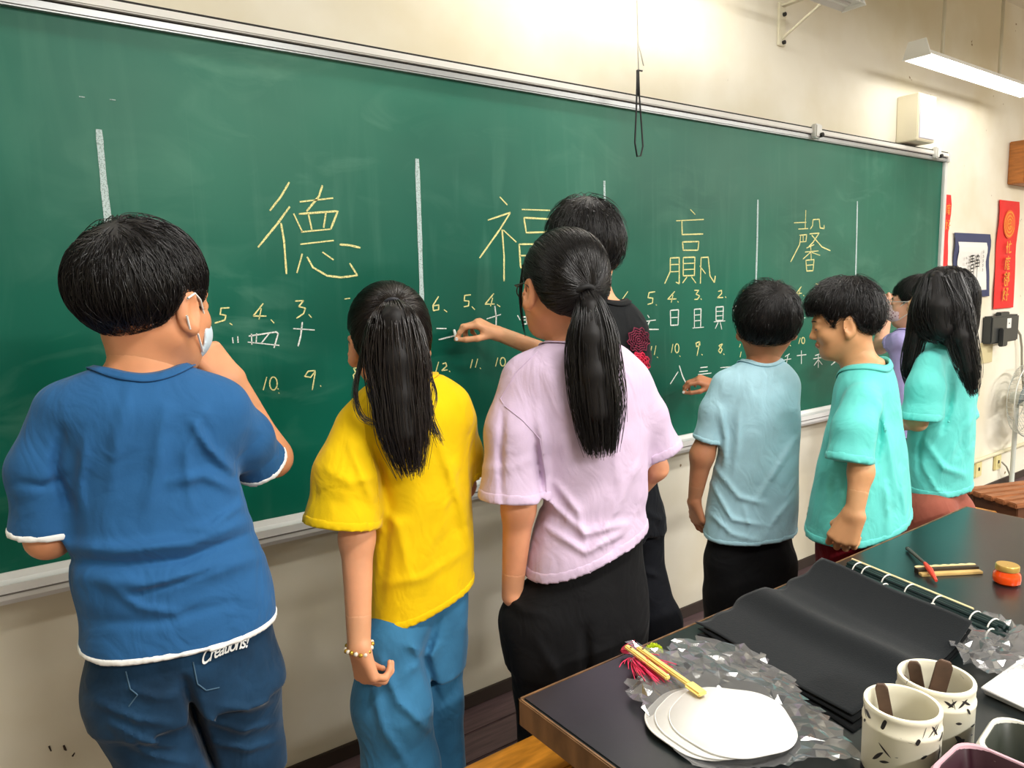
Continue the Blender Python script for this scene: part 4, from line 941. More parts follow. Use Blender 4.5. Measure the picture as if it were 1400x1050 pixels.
def shoe(s, p, yaw, m, L=0.22):
    R = rotm(yaw); G = Grid(*bbox([p], 0.2), 0.006)
    f = R[:, 1]
    G.cone(p+f*(-.05)+np.array([0, 0, .042]), p+f*(.10)+np.array([0, 0, .032]), .040, .036, .01); G.cone(p+np.array([0, 0, .06]), p+np.array([0, 0, .10]), .042, .04, .02)
    G.cutplane(np.array([0, 0, 0.001]), np.array([0, 0, -1.0])); V, Q = G.mesh(1); s.child('shoe', V, Q, m)
def legs_body(G, s, hips, knees, ankles, r=(.075, .055, .036)):
    for a, b, c in zip(hips, knees, ankles): G.chain([a, b, c], list(r), 0.02)
def down(p, z, du=0.0, dv=0.0, s=None):
    q = np.array(p, float).copy(); q[2] = z
    if s is not None: q += s.u*du+s.v*dv
    return q
def body_mesh(s, rows, arms, hd, neckbase, neckr, legs, h=0.006, shrink=0.022, hands=(), neckk=0.03, trunk=True):
    parts = []
    R = s.rows(rows, shrink=shrink); R = [(z, cx, cy, a-(.03 if i >= len(R)-5 else .008 if i >= 3 else 0), max(.03, b-(.035 if i >= len(R)-5 else .010 if i >= 3 else 0))) for i, (z, cx, cy, a, b) in enumerate(R)]; allp = [hd.c-0.13, hd.c+0.13]
    for z, cx, cy, a, b in R: allp += [(cx-a, cy-a, z), (cx+a, cy+a, z)]
    A = []
    for ar in arms:
        P, r = s.pts(ar); A.append((P, r)); allp += P
    for lg in legs: allp += lg[0]
    lo, hi = bbox(allp, 0.08); G = Grid(lo, hi, h)
    if trunk: G.loft(R, -s.face, 0, 2.2)
    for P, r in A: G.chain(P, r, 0.02)
    for P, r in legs: G.chain(P, r, 0.02)
    G.cone(neckbase, hd.W(0, -.012, -.035), neckr, neckr*0.92, neckk)
    # stop the coarse surface below the head
    hl = hd.W(0, 0, -.065)
    G.cutplane(hl, hd.R[:, 2], hl-0.2, hl+0.25)
    parts.append(G.mesh(1))
    # head and upper neck, finer
    G = Grid(*bbox([hd.W(0, 0, 0), hd.W(0, 0, -.03), neckbase], 0.125*hd.s), 0.0038)
    hd.flesh(G); G.cone(neckbase, hd.W(0, -.012, -.035), neckr, neckr*0.92, 0.03)
    zlo = min(neckbase[2], hd.c[2]-.12)
    G.cutplane(np.array([0, 0, neckbase[2]]), np.array([0, 0, -1.0]))
    parts.append(G.mesh(1))
    info = []
    for hsp in hands:
        P, r = A[hsp['arm']]; wr = P[-1]; G = Grid(*bbox([wr, wr+_n(np.array(hsp['dir']))*0.10, P[-1]+_n(P[-2]-P[-1])*0.04], 0.075*hsp.get('sc', 1)), hsp.get('h', 0.0024))
        b = P[-1]+_n(P[-2]-P[-1])*min(0.06, np.linalg.norm(P[-2]-P[-1])*.8)
        f = min(1.0, np.linalg.norm(b-P[-1])/np.linalg.norm(P[-2]-P[-1])); G.cone(b, P[-1], r[-1]+(r[-2]-r[-1])*f, r[-1], 0)
        info.append(hand_prims(G, wr, hsp['dir'], hsp['back'], hsp['side'], hsp['curl'], hsp.get('sc', 1.0), hsp.get('thumb', 'side'), hsp.get('spread', 1.0)))
        G.cutplane(b, _n(b-P[-1])); parts.append(G.mesh(1))
    return parts, info
def pants(s, top_rows, legchains, m, h=0.006, folds=None, name='trousers', seed=2, amp=0.002, kk=0.03, scale=40, n=2.3, cutlegs=True, aniso=(1, 1, 1)):
    R = s.rows(top_rows); allp = []
    for z, cx, cy, a, b in R: allp += [(cx-a, cy-a, z), (cx+a, cy+a, z)]
    LC = []
    for lg in legchains:
        P, r = lg; LC.append((P, r))
        for p, q in zip(P, r): allp += [p-q, p+q]
    lo, hi = bbox(allp, 0.02); G = Grid(lo, hi, h); G.loft(R, -s.face, 0, n)
    for P, r in LC: G.chain(P, r, kk)
    s.wrinkle(G, folds, seed, amp, scale, aniso)
    if cutlegs:
        for P, r in LC:
            c = P[-1]; G.cutplane(c, np.array([0, 0, -1.0]), c-np.array([r[-1]*1.6, r[-1]*1.6, 0.15]), c+np.array([r[-1]*1.6, r[-1]*1.6, 0.02]))
    V, Q = G.mesh(1); s.child(name, V, Q, m)
    return G
D2R = math.pi/180

def march(G, px, py, t0, t1, n=160):
    r = ray(px, py); ts = np.linspace(t0, t1, n); P = CAM+ts[:, None]*r; q = (P-G.lo)/G.h
    ok = ((q >= 0) & (q < G.n-1.001)).all(1); v = np.where(ok, G.sample(P), 1.0); i = np.argmax(v < 0)
    if v[i] >= 0: return None
    if i == 0: return P[0]
    f = v[i-1]/(v[i-1]-v[i]); return P[i-1]+(P[i]-P[i-1])*f
def conform_tube(s, G, pl, wpx, dens=4, off=0.0012):
    """tube laid over the visible surface of G along a polyline of photo points"""
    P = []
    for i in range(len(pl)-1):
        for k in range(dens): P.append([pl[i][j]+(pl[i+1][j]-pl[i][j])*k/dens for j in (0, 1)])
    P.append(pl[-1]); out = []
    for x, y in P:
        h = march(G, x, y, s.d*0.7, s.d*1.25)
        if h is not None: out.append(h-_n(h-CAM)*off)
    mb = MB()
    if len(out) > 1: mb.tube(out, wpx*s.M(*pl[0]), 5)
    return mb
def quads(mb): return [f for f in mb.f if len(f) == 4]
def stand(s, hips, rad, kneez=0.36, anklez=0.07, shift=0.0):
    """leg chains straight down from hip points"""
    out = []
    for p, r in zip(hips, rad): out.append(([p, down(p, kneez, 0, shift, s), down(p, anklez, 0, shift*0.5, s)], r))
    return out
SHOE = mat('shoe_grey', (70, 72, 80), rough=0.6)
STD_Y = [-.14, -.06, -.03, -.014, .018, .034, .048, .06, .12]
def std_cut(nape=-.052, ear=.020, side=-.004, fringe=.032): return zcut(STD_Y, [nape, nape, nape+.022, ear, ear+.002, side, side+.014, fringe, fringe+.004])

# ---------- boy in the blue T-shirt
s = Person('blue_boy', 'person in a blue T-shirt and denim shorts touching a face mask, at the far left', 235, 700, 1.26, 0.12, (218, 150, 108))
blue = cloth_mat('blue_cotton', (40, 92, 142)); white = cloth_mat('white_cotton', (240, 240, 236))
hd = Head(s.P(199, 414, 0.01), s.alpha+0.72, -0.06, 0.0, 1.07)
nb = s.P(196, 512, 0.012); nr = 0.054
rows = [(499, 128, 246, .52), (506, 106, 262, .54), (522, 78, 300, .56), (545, 66, 326, .60), (590, 74, 330, .63), (640, 93, 322, .67), (700, 99, 336, .71), (765, 91, 357, .73), (810, 103, 373, .73), (860, 105, 379, .73), (930, 103, 385, .73)]
SL = [(86, 562, 0, 38), (60, 640, 0, 43), (62, 724, .01, 39)]; SR = [(300, 562, 0, 40), (332, 600, .05, 38), (357, 634, .09, 33)]
folds = [([(225, 560), (215, 640), (200, 700)], .005, .016), ([(318, 645), (285, 612), (262, 575)], .007, .010), ([(320, 668), (280, 650), (230, 660)], .006, .012), ([(100, 765), (170, 772), (250, 765), (345, 728)], -.006, .009),
         ([(95, 748), (170, 752), (260, 742), (340, 712)], .009, .014), ([(110, 790), (200, 800), (290, 780), (360, 760)], .007, .016), ([(175, 815), (250, 795), (310, 772)], -.005, .007), ([(150, 800), (190, 830), (250, 840)], .004, .009), ([(120, 850), (220, 850), (330, 820)], -.003, .012),
         ([(92, 690), (75, 640), (85, 585)], -.006, .010), ([(118, 600), (108, 660), (112, 700)], .005, .010), ([(180, 520), (160, 600), (150, 680)], .003, .014), ([(280, 560), (255, 620), (262, 700)], .004, .012), ([(330, 690), (290, 720), (250, 725)], .005, .010), ([(25, 660), (60, 665), (95, 650)], -.004, .008)]
garment_top(s, rows, [SL, SR], ((103, 884, 0), (379, 833, 0), 0.02), (nb-s.wz*0.02, nb+s.wz*0.12, nr), blue, h=0.0042, folds=folds, seed=11, amp=.0010, scale=30, band=white, ncut=1.12, bandw=0.010)
AL = [(84, 562, 0, 28), (67, 734, .01, 27), (120, 722, .24, 18)]; AR = [(302, 562, 0, 28), (372, 626, .115, 25), (318, 520, .10, 17)]
hipL, hipR = s.P(190, 940, 0.0), s.P(322, 932, 0.02)
lz = s.P(377, 1041, 0)[2]
shorts = [([hipL, s.P(232, 1040, .0), down(s.P(240, 1040, 0), lz-0.03)], [.082, .068, .070]), ([hipR, s.P(338, 1035, .03), down(s.P(340, 1040, .03), lz-0.02)], [.078, .060, .060])]
legs = [([hipL, down(s.P(240, 1040, 0), .40), down(s.P(240, 1040, 0), .07)], [.06, .052, .036]), ([hipR, down(s.P(340, 1040, .03), .40), down(s.P(340, 1040, .03), .07)], [.055, .050, .036])]
body, info = body_mesh(s, rows[1:], [AL, AR], hd, nb-s.wz*0.03, nr*0.93, legs, hands=[
    dict(arm=1, dir=s.Dv(-.62, -.10, .80), back=s.Dv(.55, -.75, .40), side=-1, curl=[1.15, 1.2, 1.2, 1.2], sc=.98, thumb='fist'),
    dict(arm=0, dir=s.Dv(.6, .8, .1), back=s.Dv(-.6, .4, .6), side=1, curl=[.4]*4)])
denim = cloth_mat('dark_denim', (22, 52, 78), var=0.3, bump=0.5, bscale=120)
G = pants(s, [(830, 116, 366, .66), (880, 118, 374, .66), (920, 122, 384, .66), (950, 126, 388, .66)], shorts, denim, h=0.005, name='denim_shorts', folds=[([(252, 930), (268, 985), (296, 1060)], -.02, .012), ([(130, 960), (190, 985), (240, 990)], .005, .007), ([(150, 990), (200, 1015), (250, 1020)], .005, .007), ([(285, 985), (335, 1000), (385, 985)], .005, .007), ([(290, 1015), (340, 1025), (388, 1010)], .005, .006), ([(300, 965), (340, 970), (380, 955)], .004, .006), ([(170, 940), (215, 955), (250, 950)], .004, .008), ([(160, 1005), (210, 1035), (270, 1045)], .004, .006)], amp=.0012, scale=60)
stitch = mat('pocket_stitch', (66, 96, 118), rough=0.8)
for pl in ([(172, 918), (178, 942), (188, 950), (176, 966)], [(264, 905), (270, 935), (282, 944), (300, 940)]):
    m_ = conform_tube(s, G, pl, 0.9, 6); s.child('pocket_seam', m_.v, quads(m_), stitch)
# lettering on the back pocket, laid on the cloth
fc = bpy.data.curves.new('lettering', 'FONT'); fc.body = 'Creations!'; fc.shear = 0.35; fc.space_character = 0.86; fc.offset = 0.014; fo = bpy.data.objects.new('lettering_tmp', fc); COL.objects.link(fo)
bpy.context.view_layer.update(); tm = fo.to_mesh(); tm.calc_loop_triangles(); tv = np.array([v.co[:2] for v in tm.vertices]); tf = np.array([t_.vertices[:] for t_ in tm.loop_triangles]); fo.to_mesh_clear(); bpy.data.objects.remove(fo)
w0 = tv[:, 0].max(); pv = []; good = []
for x, y in tv:
    q = x/w0; X_ = 274+q*68; Y_ = 911-q*27-y*(27-3*q)-4*math.sin(q*3.1); h_ = march(G, X_, Y_, 0.8, 1.6, 300)
    good.append(h_ is not None); pv.append(h_-_n(h_-CAM)*0.005 if h_ is not None else np.zeros(3))
tf = np.array([f for f in tf if all(good[i] for i in f)]); s.child('pocket_lettering', np.array(pv), tf, mat('white_print', (238, 240, 238), rough=0.7), 'white script lettering on the back pocket', False)
for px, lg in ((240, legs[0]), (340, legs[1])): shoe(s, down(lg[0][-1], 0), s.face, SHOE)
short_hair(s, hd, [((0, -.008, .037), (.079, .092, .082)), ((0, -.040, .020), (.066, .058, .054))], std_cut(-.050, .018, -.006, .026), (0.01, -.062, .105), n=2800, steps=9, step=.009, lift=.0026, seed=21, r=.0007, spiky=.002)
mask = mat('mask_pale_blue', (206, 222, 232), rough=0.8); face_parts(s, hd); face_mask(s, hd, mask)
s.finish(body)

# ---------- girl in the yellow T-shirt
s = Person('yellow_girl', 'person with a ponytail in a bright yellow T-shirt and blue wide trousers', 575, 650, 1.44, -0.02, (222, 158, 118))
yel = cloth_mat('yellow_cotton', (236, 196, 6)); hd = Head(s.P(532, 464, 0.02), s.alpha-0.24, -0.03, -0.04, 0.97)
nb = s.P(553, 530, 0.015); nr = 0.047
rows = [(515, 520, 604, .60), (524, 500, 618, .60), (540, 486, 636, .62), (570, 480, 646, .64), (611, 492, 642, .66), (660, 506, 643, .68), (700, 511, 645, .68), (757, 509, 647, .68), (800, 507, 648, .68), (851, 506, 649, .68), (885, 505, 650, .68)]
SL = [(492, 588, -.05, 36), (475, 650, -.085, 45), (467, 717, -.10, 49)]; SR = [(622, 580, .06, 28), (632, 620, .07, 26), (634, 648, .08, 24)]
folds = [([(529, 680), (520, 640), (505, 605)], -.008, .010), ([(518, 690), (545, 720), (560, 790)], .004, .014), ([(600, 600), (630, 690), (645, 760)], .005, .014), ([(620, 640), (600, 720), (560, 800)], .004, .016), ([(440, 640), (480, 660), (520, 650)], .003, .012), ([(475, 600), (495, 650), (510, 690)], .004, .010), ([(520, 800), (580, 790), (640, 750)], .003, .012), ([(535, 660), (528, 740), (520, 830)], -.003, .012)]
GG = garment_top(s, rows, [SL, SR], ((507, 838, 0), (648, 798, 0)), (nb-s.wz*0.02, nb+s.wz*0.10, nr), yel, h=0.0045, folds=folds, seed=5, amp=.0010, scale=28, ncut=1.15)
AL = [(492, 588, -.05, 26), (488, 735, -.10, 22.5), (491, 884, -.145, 15.5)]; AR = [(622, 580, .06, 20), (632, 664, .09, 17), (612, 690, .27, 12)]
hL, hR = s.P(540, 880, -.05), s.P(600, 870, .06)
bl = [([hL, s.P(536, 960, -.06), s.P(548, 1050, -.06), down(s.P(552, 1050, -.06), .08)], [.066, .074, .074, .085]), ([hR, s.P(596, 960, .06), down(s.P(592, 1000, .06), .08)], [.058, .055, .080])]
legs = [([hL, down(s.P(550, 1050, -.06), .07)], [.035, .03]), ([hR, down(s.P(592, 1000, .06), .07)], [.035, .03])]
body, info = body_mesh(s, rows[1:], [AL, AR], hd, nb-s.wz*0.03, nr*0.9, legs, hands=[
    dict(arm=0, dir=s.Dv(.18, .0, -1), back=s.Dv(-.75, -.65, 0), side=1, curl=[.75, .85, .95, 1.0], thumb='fist', sc=.92),
    dict(arm=1, dir=s.Dv(-.3, .9, .1), back=s.Dv(0, 0, 1), side=-1, curl=[.4]*4, sc=.92)])
for pl in ([(497, 558), (500, 600), (514, 645), (518, 690)],):
    m_ = conform_tube(s, GG, pl, .55, 6); s.child('sleeve_seam', m_.v, quads(m_), yel)
den2 = cloth_mat('blue_chambray', (54, 112, 150), var=0.12, bump=0.35, bscale=150)
pants(s, [(790, 518, 640, .60), (840, 512, 640, .60), (890, 502, 638, .64), (925, 496, 634, .68)], bl, den2, h=0.006, folds=[([(600, 840), (580, 900), (600, 960)], -.012, .014), ([(548, 880), (590, 895), (600, 880)], .005, .009), ([(520, 900), (545, 960), (590, 1000)], .008, .012), ([(510, 930), (525, 1000), (560, 1050)], .006, .012), ([(560, 870), (575, 905), (545, 930)], .005, .008)], amp=.0015, scale=40)
for lg in legs: shoe(s, down(lg[0][-1], 0), s.face, SHOE)
tied_hair(s, hd, [((0, -.014, .030), (.079, .100, .086)), ((0, -.045, -.012), (.066, .056, .055))], std_cut(-.064, .014, .0, .046), (0, -.096, .066), n=2200, seed=8, mat_=HAIR_BROWN)
g = [(536, 412, -.085), (539, 438, -.120), (543, 490, -.125), (548, 540, -.130), (553, 590, -.138), (562, 648, -.140)]; gp = [s.P(*q) for q in g]; rr = [q*s.M(540, 500, -.1) for q in (8, 28, 37, 34, 31, 13)]
tail = [core(gp[:-1], [q*.72 for q in rr[:-1]]), strands_mesh(guide_bundle(gp, rr, 1050, 3, S=18, tip=.30, jit=.006, flatv=s.v), .0011, .0004)]
for L_, rd, nn in (([(506, 440, -.07), (492, 500, -.10), (485, 540, -.12), (497, 572, -.13), (527, 580, -.135)], 4, 26), ([(512, 470, -.1), (504, 530, -.12), (512, 560, -.125), (524, 572, -.13)], 3, 14), ([(578, 510, -.12), (588, 570, -.13), (604, 607, -.135)], 6, 40), ([(585, 500, -.10), (596, 540, -.115), (590, 565, -.125)], 1.6, 8)):
    P_ = [s.P(*q) for q in L_]; tail.append(strands_mesh(guide_bundle(P_, [rd*s.M(540, 500)*q for q in np.linspace(1, .5, len(P_))], nn, 9, S=18, tip=.2, jit=.004), .0008, .0003))
s.child('ponytail', *join_np(tail), HAIR_BROWN); s.cap[len(s.parts)-1] = len(tail[0][1])
mb = MB(); c_ = gp[0]; ax_ = _n(gp[1]-gp[0]); u_ = _n(np.cross(ax_, s.v)); w_ = np.cross(ax_, u_); mb.tube([c_+ax_*.008+.0135*(u_*math.cos(a)+w_*math.sin(a)) for a in np.linspace(0, 2*math.pi, 17)], .004, 8, cap=False); s.child('hair_tie', mb.v, quads(mb), mat('hair_tie_dark', (28, 30, 40), rough=.6))
face_parts(s, hd); glasses(s, hd)
yg = s.finish(body)
# bracelet of small beads on the left wrist
e = empty('bracelet', s.P(491, 884, -.145)); tag(e, 'beaded bracelet on the wrist of the child in yellow', 'bracelet')
beadm = [mat('bead_gold', (196, 158, 60), rough=.25, metal=.6), mat('bead_pearl', (226, 214, 196), rough=.3)]
for k in range(18):
    a = k/18*2*math.pi; R_ = 18*s.M(492, 890, -.145); p = R_*(s.u*math.cos(a)+s.v*math.sin(a))+s.wz*(.004*math.sin(a*1)+.003*math.cos(3*a)); V, F = uv_ell(p, [.0042]*3, np.eye(3), 6, 8); o = link('bead', mesh_np('bead', V, F), beadm[k % 2], e)

# ---------- girl in the lilac T-shirt
s = Person('lilac_girl', 'person with a low ponytail in a pale lilac T-shirt and black trousers', 800, 620, 1.50, 0.16, (226, 158, 120))
lil = cloth_mat('lilac_cotton', (208, 186, 212)); hd = Head(s.P(768, 393, 0.01), s.alpha-0.56, -0.02, 0.06, 1.0)
nb = s.P(782, 475, 0.015); nr = 0.047
rows = [(466, 750, 832, .58), (475, 728, 850, .58), (492, 712, 868, .60), (524, 708, 878, .62), (560, 718, 882, .64), (620, 738, 885, .66), (674, 743, 885, .66), (700, 738, 882, .66), (725, 731, 885, .66), (760, 724, 891, .66), (800, 718, 896, .66), (830, 717, 898, .66)]
SL = [(718, 520, -.04, 34), (705, 590, -.07, 41), (703, 680, -.08, 46)]; SR = [(862, 520, .05, 27), (884, 570, .07, 28), (906, 619, .08, 26)]
folds = [([(742, 690), (736, 640), (730, 590)], -.008, .010), ([(755, 690), (800, 730), (860, 715)], .006, .011), ([(745, 720), (800, 755), (850, 730), (885, 690)], .006, .010), ([(760, 660), (790, 700), (800, 740)], .005, .010), ([(870, 640), (840, 700), (800, 770)], .004, .014), ([(885, 690), (860, 720), (830, 760)], -.005, .010), ([(660, 640), (700, 640), (740, 620)], .002, .012), ([(688, 560), (684, 620), (686, 690)], -.006, .009), ([(820, 560), (840, 620), (850, 680)], .003, .016), ([(735, 560), (742, 610), (745, 650)], .004, .010)]
GG = garment_top(s, rows, [SL, SR], ((720, 770, 0), (893, 728, 0)), (nb-s.wz*0.02, nb+s.wz*0.10, nr), lil, h=0.0045, folds=folds, seed=17, amp=.0012, scale=28, ncut=1.15, bandw=.020)
AL = [(718, 520, -.04, 26), (709, 695, -.08, 22), (700, 815, -.06, 14)]; AR = [(862, 520, .05, 20), (898, 640, .08, 14), (872, 672, .13, 11)]
hL, hR = s.P(737, 840, -.05), s.P(836, 840, .06)
bl = [([hL, s.P(752, 930, -.05), down(s.P(762, 950, -.05), .06)], [.068, .072, .09]), ([hR, s.P(838, 930, .06), down(s.P(842, 950, .06), .06)], [.066, .066, .09])]
legs = [([hL, down(s.P(760, 940, -.05), .06)], [.05, .034]), ([hR, down(s.P(840, 940, .06), .06)], [.05, .034])]
body, info = body_mesh(s, rows[1:], [AL, AR], hd, nb-s.wz*0.03, nr*0.92, legs, hands=[
    dict(arm=0, dir=s.Dv(.35, .25, -1), back=s.Dv(-.8, -.4, 0), side=1, curl=[.2]*4, sc=.9), dict(arm=1, dir=s.Dv(-.9, .2, -.1), back=s.Dv(0, .6, .8), side=-1, curl=[.4]*4, sc=.92)])
for pl in ([(735, 480), (706, 508), (684, 545), (688, 552)], [(690, 555), (715, 575), (738, 600), (746, 650), (748, 684)]):
    m_ = conform_tube(s, GG, pl, .5, 6); s.child('sleeve_seam', m_.v, quads(m_), lil)
blk = cloth_mat('black_cloth', (13, 13, 15), var=0.1, sheen=.03)
pants(s, [(720, 742, 878, .56), (770, 734, 880, .56), (800, 716, 884, .60), (822, 692, 886, .62), (860, 690, 886, .66), (890, 696, 884, .68)], bl, blk, h=0.006, folds=[([(690, 815), (715, 835), (745, 840)], .006, .012), ([(800, 860), (805, 930), (800, 980)], -.01, .012), ([(730, 870), (760, 920), (770, 980)], .004, .014)], amp=.0015)
for lg in legs: shoe(s, down(lg[0][-1], 0), s.face, SHOE)
tied_hair(s, hd, [((0, -.014, .030), (.080, .101, .088)), ((0, -.048, -.008), (.066, .056, .055))], std_cut(-.060, .014, .0, .042), (0, -.100, -.004), n=2200, seed=12)
g = [(798, 396, -.080), (807, 420, -.105), (809, 460, -.118), (812, 510, -.122), (817, 560, -.122), (822, 622, -.122)]; gp = [s.P(*q) for q in g]; rr = [q*s.M(810, 500, -.1) for q in (9, 17, 28, 31, 30, 18)]
tail = [core(gp[:-1], [q*.74 for q in rr[:-1]]), strands_mesh(guide_bundle(gp, rr, 1000, 4, S=18, tip=.16, jit=.004, flatv=s.v), .0011, .0004)]
for L_, rd, nn in (([(716, 362, .03), (711, 400, .02), (713, 430, .02), (718, 460, .02)], 2.4, 16),):
    P_ = [s.P(*q) for q in L_]; tail.append(strands_mesh(guide_bundle(P_, [rd*s.M(720, 400)*q for q in (1, 1, .8, .3)], nn, 9, S=14, tip=.2), .0009, .0004))
s.child('ponytail', *join_np(tail), HAIR); s.cap[len(s.parts)-1] = len(tail[0][1])
mb = MB(); c_ = gp[0]; ax_ = _n(gp[1]-gp[0]); u_ = _n(np.cross(ax_, s.v)); w_ = np.cross(ax_, u_); mb.tube([c_+ax_*.006+.0165*(u_*math.cos(a)+w_*math.sin(a)) for a in np.linspace(0, 2*math.pi, 17)], .006, 8, cap=False); s.child('hair_tie', mb.v, quads(mb), mat('hair_tie_black', (14, 14, 16), rough=.7))
face_parts(s, hd); glasses(s, hd, (70, 40, 44))
s.finish(body)

# ---------- boy in the black T-shirt
CHALK = mat('chalk_stick', (246, 246, 242), rough=.9)
def chalk(p, q, label):
    c_ = np.array(p); e_ = empty('chalk_stick', c_); o = MB().tube([np.zeros(3), (np.array(q)-c_)*.5, np.array(q)-c_], [.0042, .0045, .0045], 10).build('chalk_stick', CHALK, None, smooth='auto'); bpy.data.objects.remove(e_); o.location = c_; tag(o, label, 'chalk', 'chalk sticks in use'); return o
s = Person('black_boy', 'person in a black T-shirt with a red print, reaching out to write on the board', 830, 560, 1.84, 0.10, (228, 168, 126))
hd = Head(s.P(798, 343, 0.0), s.alpha-0.35, -0.06, -0.05, 1.02); nb = s.P(826, 422, 0.015); nr = 0.046
rows = [(408, 806, 850, .58), (414, 792, 862, .58), (426, 778, 874, .60), (442, 766, 880, .62), (470, 758, 884, .64), (540, 758, 886, .66), (600, 762, 886, .66), (660, 766, 888, .66)]
SR = [(862, 455, .04, 22), (866, 488, .09, 22), (852, 512, .17, 19)]; SL = [(772, 458, -.05, 20), (762, 500, -.06, 20), (758, 540, -.06, 19)]
bsh = cloth_mat('black_tee', (24, 26, 28), sheen=.05)
outer = garment_top(s, rows, [SL, SR], ((764, 640, 0), (887, 640, 0)), (nb-s.wz*0.02, nb+s.wz*0.10, nr), bsh, h=0.006, seed=31, amp=.0016, scale=30, ncut=1.15)
tip = on_wall(621, 452, -0.003)
def vof(s, p): return float((p[0]-CAM[0])*s.hv[0]+(p[1]-CAM[1])*s.hv[1]-s.d)
vb = vof(s, on_wall(676, 458)); wv = vb-.150
AR = [(862, 455, .04, 14), (806, 505, .26, 15), (681, 456, wv, 10.0)]; AL = [(772, 458, -.05, 14), (756, 560, -.06, 13), (752, 640, -.02, 9)]
hL, hR = s.P(806, 700, -.05), s.P(872, 700, .06)
bl = [([hL, down(s.P(800, 850, -.05), .4), down(s.P(800, 850, -.05), .06)], [.066, .058, .055]), ([hR, s.P(880, 800, .06), s.P(900, 850, .05), down(s.P(905, 860, .05), .06)], [.064, .060, .060, .052])]
legs = [([q[0][0], q[0][-1]], [.05, .034]) for q in bl]
body, info = body_mesh(s, rows[1:], [AL, AR], hd, nb-s.wz*0.03, nr*0.95, legs, hands=[
    dict(arm=1, dir=s.Dv(-.895, -.30, .52), back=s.Dv(.2, -.25, 1), side=-1, curl=[(.60, .70, .25), (.75, .85, .4), (.95, 1.0, .6), (1.05, 1.1, .7)], thumb='pinch', sc=1.0), dict(arm=0, dir=s.Dv(0, .2, -1), back=s.Dv(-1, 0, 0), side=1, curl=[.4]*4)])
tp, te = info[0]; mid = (tp[0]+te)/2
pants(s, [(640, 770, 890, .72), (700, 772, 905, .72), (730, 772, 908, .70)], bl, cloth_mat('black_navy', (16, 18, 24), sheen=.04), h=0.007, folds=[([(885, 700), (905, 712), (912, 705)], .006, .01), ([(880, 735), (905, 745)], -.005, .008), ([(880, 780), (905, 790)], .006, .01)], amp=.003)
for lg in legs: shoe(s, down(lg[0][-1], 0), s.face, SHOE)
short_hair(s, hd, [((0, -.014, .034), (.083, .102, .092)), ((0, -.048, .008), (.070, .062, .058))], std_cut(-.050, .016, -.006, .03), (0.0, -.05, .115), n=1800, seed=23, lift=.004, step=.008, grav=.35, spiky=.010)
# red floral print on the shirt: rings of petals laid on the cloth
GP = Grid(*bbox([s.P(870, 450, 0), s.P(870, 560, 0)], .2), .006); R_ = s.rows(rows); GP.loft(R_, -s.face, 0, 2.3)
P_, r_ = s.pts(SR); GP.chain(P_+[P_[-1]+_n(P_[-1]-P_[-2])*.05], r_+[r_[-1]], .03)
redp = [mat('print_crimson', (196, 24, 62), rough=.8), mat('print_maroon', (112, 20, 52), rough=.8)]
for k, (cx_, cy_, rx_, ry_, mm) in enumerate([(873, 465, 14, 16, 1), (874, 498, 13, 15, 0), (879, 530, 9, 14, 1)]):
    for q in (1.0, .78, .56, .34, .14):
        pl = [(cx_+rx_*q*(1+.14*math.sin(a*9))*math.cos(a), cy_+ry_*q*(1+.14*math.sin(a*9))*math.sin(a)) for a in np.linspace(0, 2*math.pi, 30)]
        m_ = conform_tube(s, GP, pl, 1.0 if mm else 1.5, 1, .0085)
        if len(m_.v): s.child('shirt_print', m_.v, quads(m_), redp[mm], 'crimson flower print on the black shirt')
face_parts(s, hd); s.finish(body)
chalk(tip, tip+(mid-tip)/np.linalg.norm(mid-tip)*max(.035, np.linalg.norm(mid-tip)+.012), 'short white chalk between the fingers of the child in black')

# ---------- boy in the light blue T-shirt
s = Person('light_blue_boy', 'person in a light blue T-shirt and black shorts writing low on the board', 1030, 610, 2.27, 0.62, (196, 132, 96))
lb = cloth_mat('light_blue_sport', (176, 218, 232), rough=.6); hd = Head(s.P(1048, 443, 0.0), s.alpha-0.10, -.08, 0, 1.0); nb = s.P(1040, 498, 0.015); nr = .047
rows = [(490, 1022, 1062, .6), (496, 1008, 1074, .6), (508, 994, 1085, .62), (530, 985, 1091, .64), (570, 984, 1094, .66), (608, 984, 1093, .68), (650, 975, 1092, .70), (691, 968, 1091, .70), (732, 963, 1089, .72), (775, 962, 1088, .72)]
SL = [(992, 527, -.03, 20), (977, 562, -.04, 20), (967, 602, -.04, 18.5)]; SR = [(1074, 527, .03, 18), (1070, 562, .09, 17), (1058, 588, .15, 15)]
folds = [([(985, 560), (992, 600), (990, 640)], .006, .012), ([(978, 640), (1010, 680), (1050, 690)], .006, .010), ([(972, 660), (1000, 710), (1050, 720)], .006, .009), ([(1088, 600), (1050, 660), (1030, 690)], .005, .012), ([(968, 700), (1000, 730), (1040, 740)], .005, .008), ([(1010, 560), (1008, 620), (1000, 660)], .004, .012), ([(1085, 680), (1060, 710), (1045, 735)], .004, .010), ([(1015, 690), (1025, 720), (1020, 745)], .004, .007)]
garment_top(s, rows, [SL, SR], ((963, 724, 0), (1087, 729, 0)), (nb-s.wz*0.02, nb+s.wz*0.10, nr), lb, h=0.006, folds=folds, seed=41, amp=.002, scale=26, ncut=1.12)
wv = vof(s, on_wall(976, 534))-.215
AL = [(992, 527, -.03, 14), (960, 622, -.04, 15.5), (949, 686, -.02, 8.5)]; AR = [(1074, 527, .03, 13), (1046, 585, .24, 11), (977, 526, wv, 7.5)]
hL, hR = s.P(995, 770, -.03), s.P(1057, 770, .03)
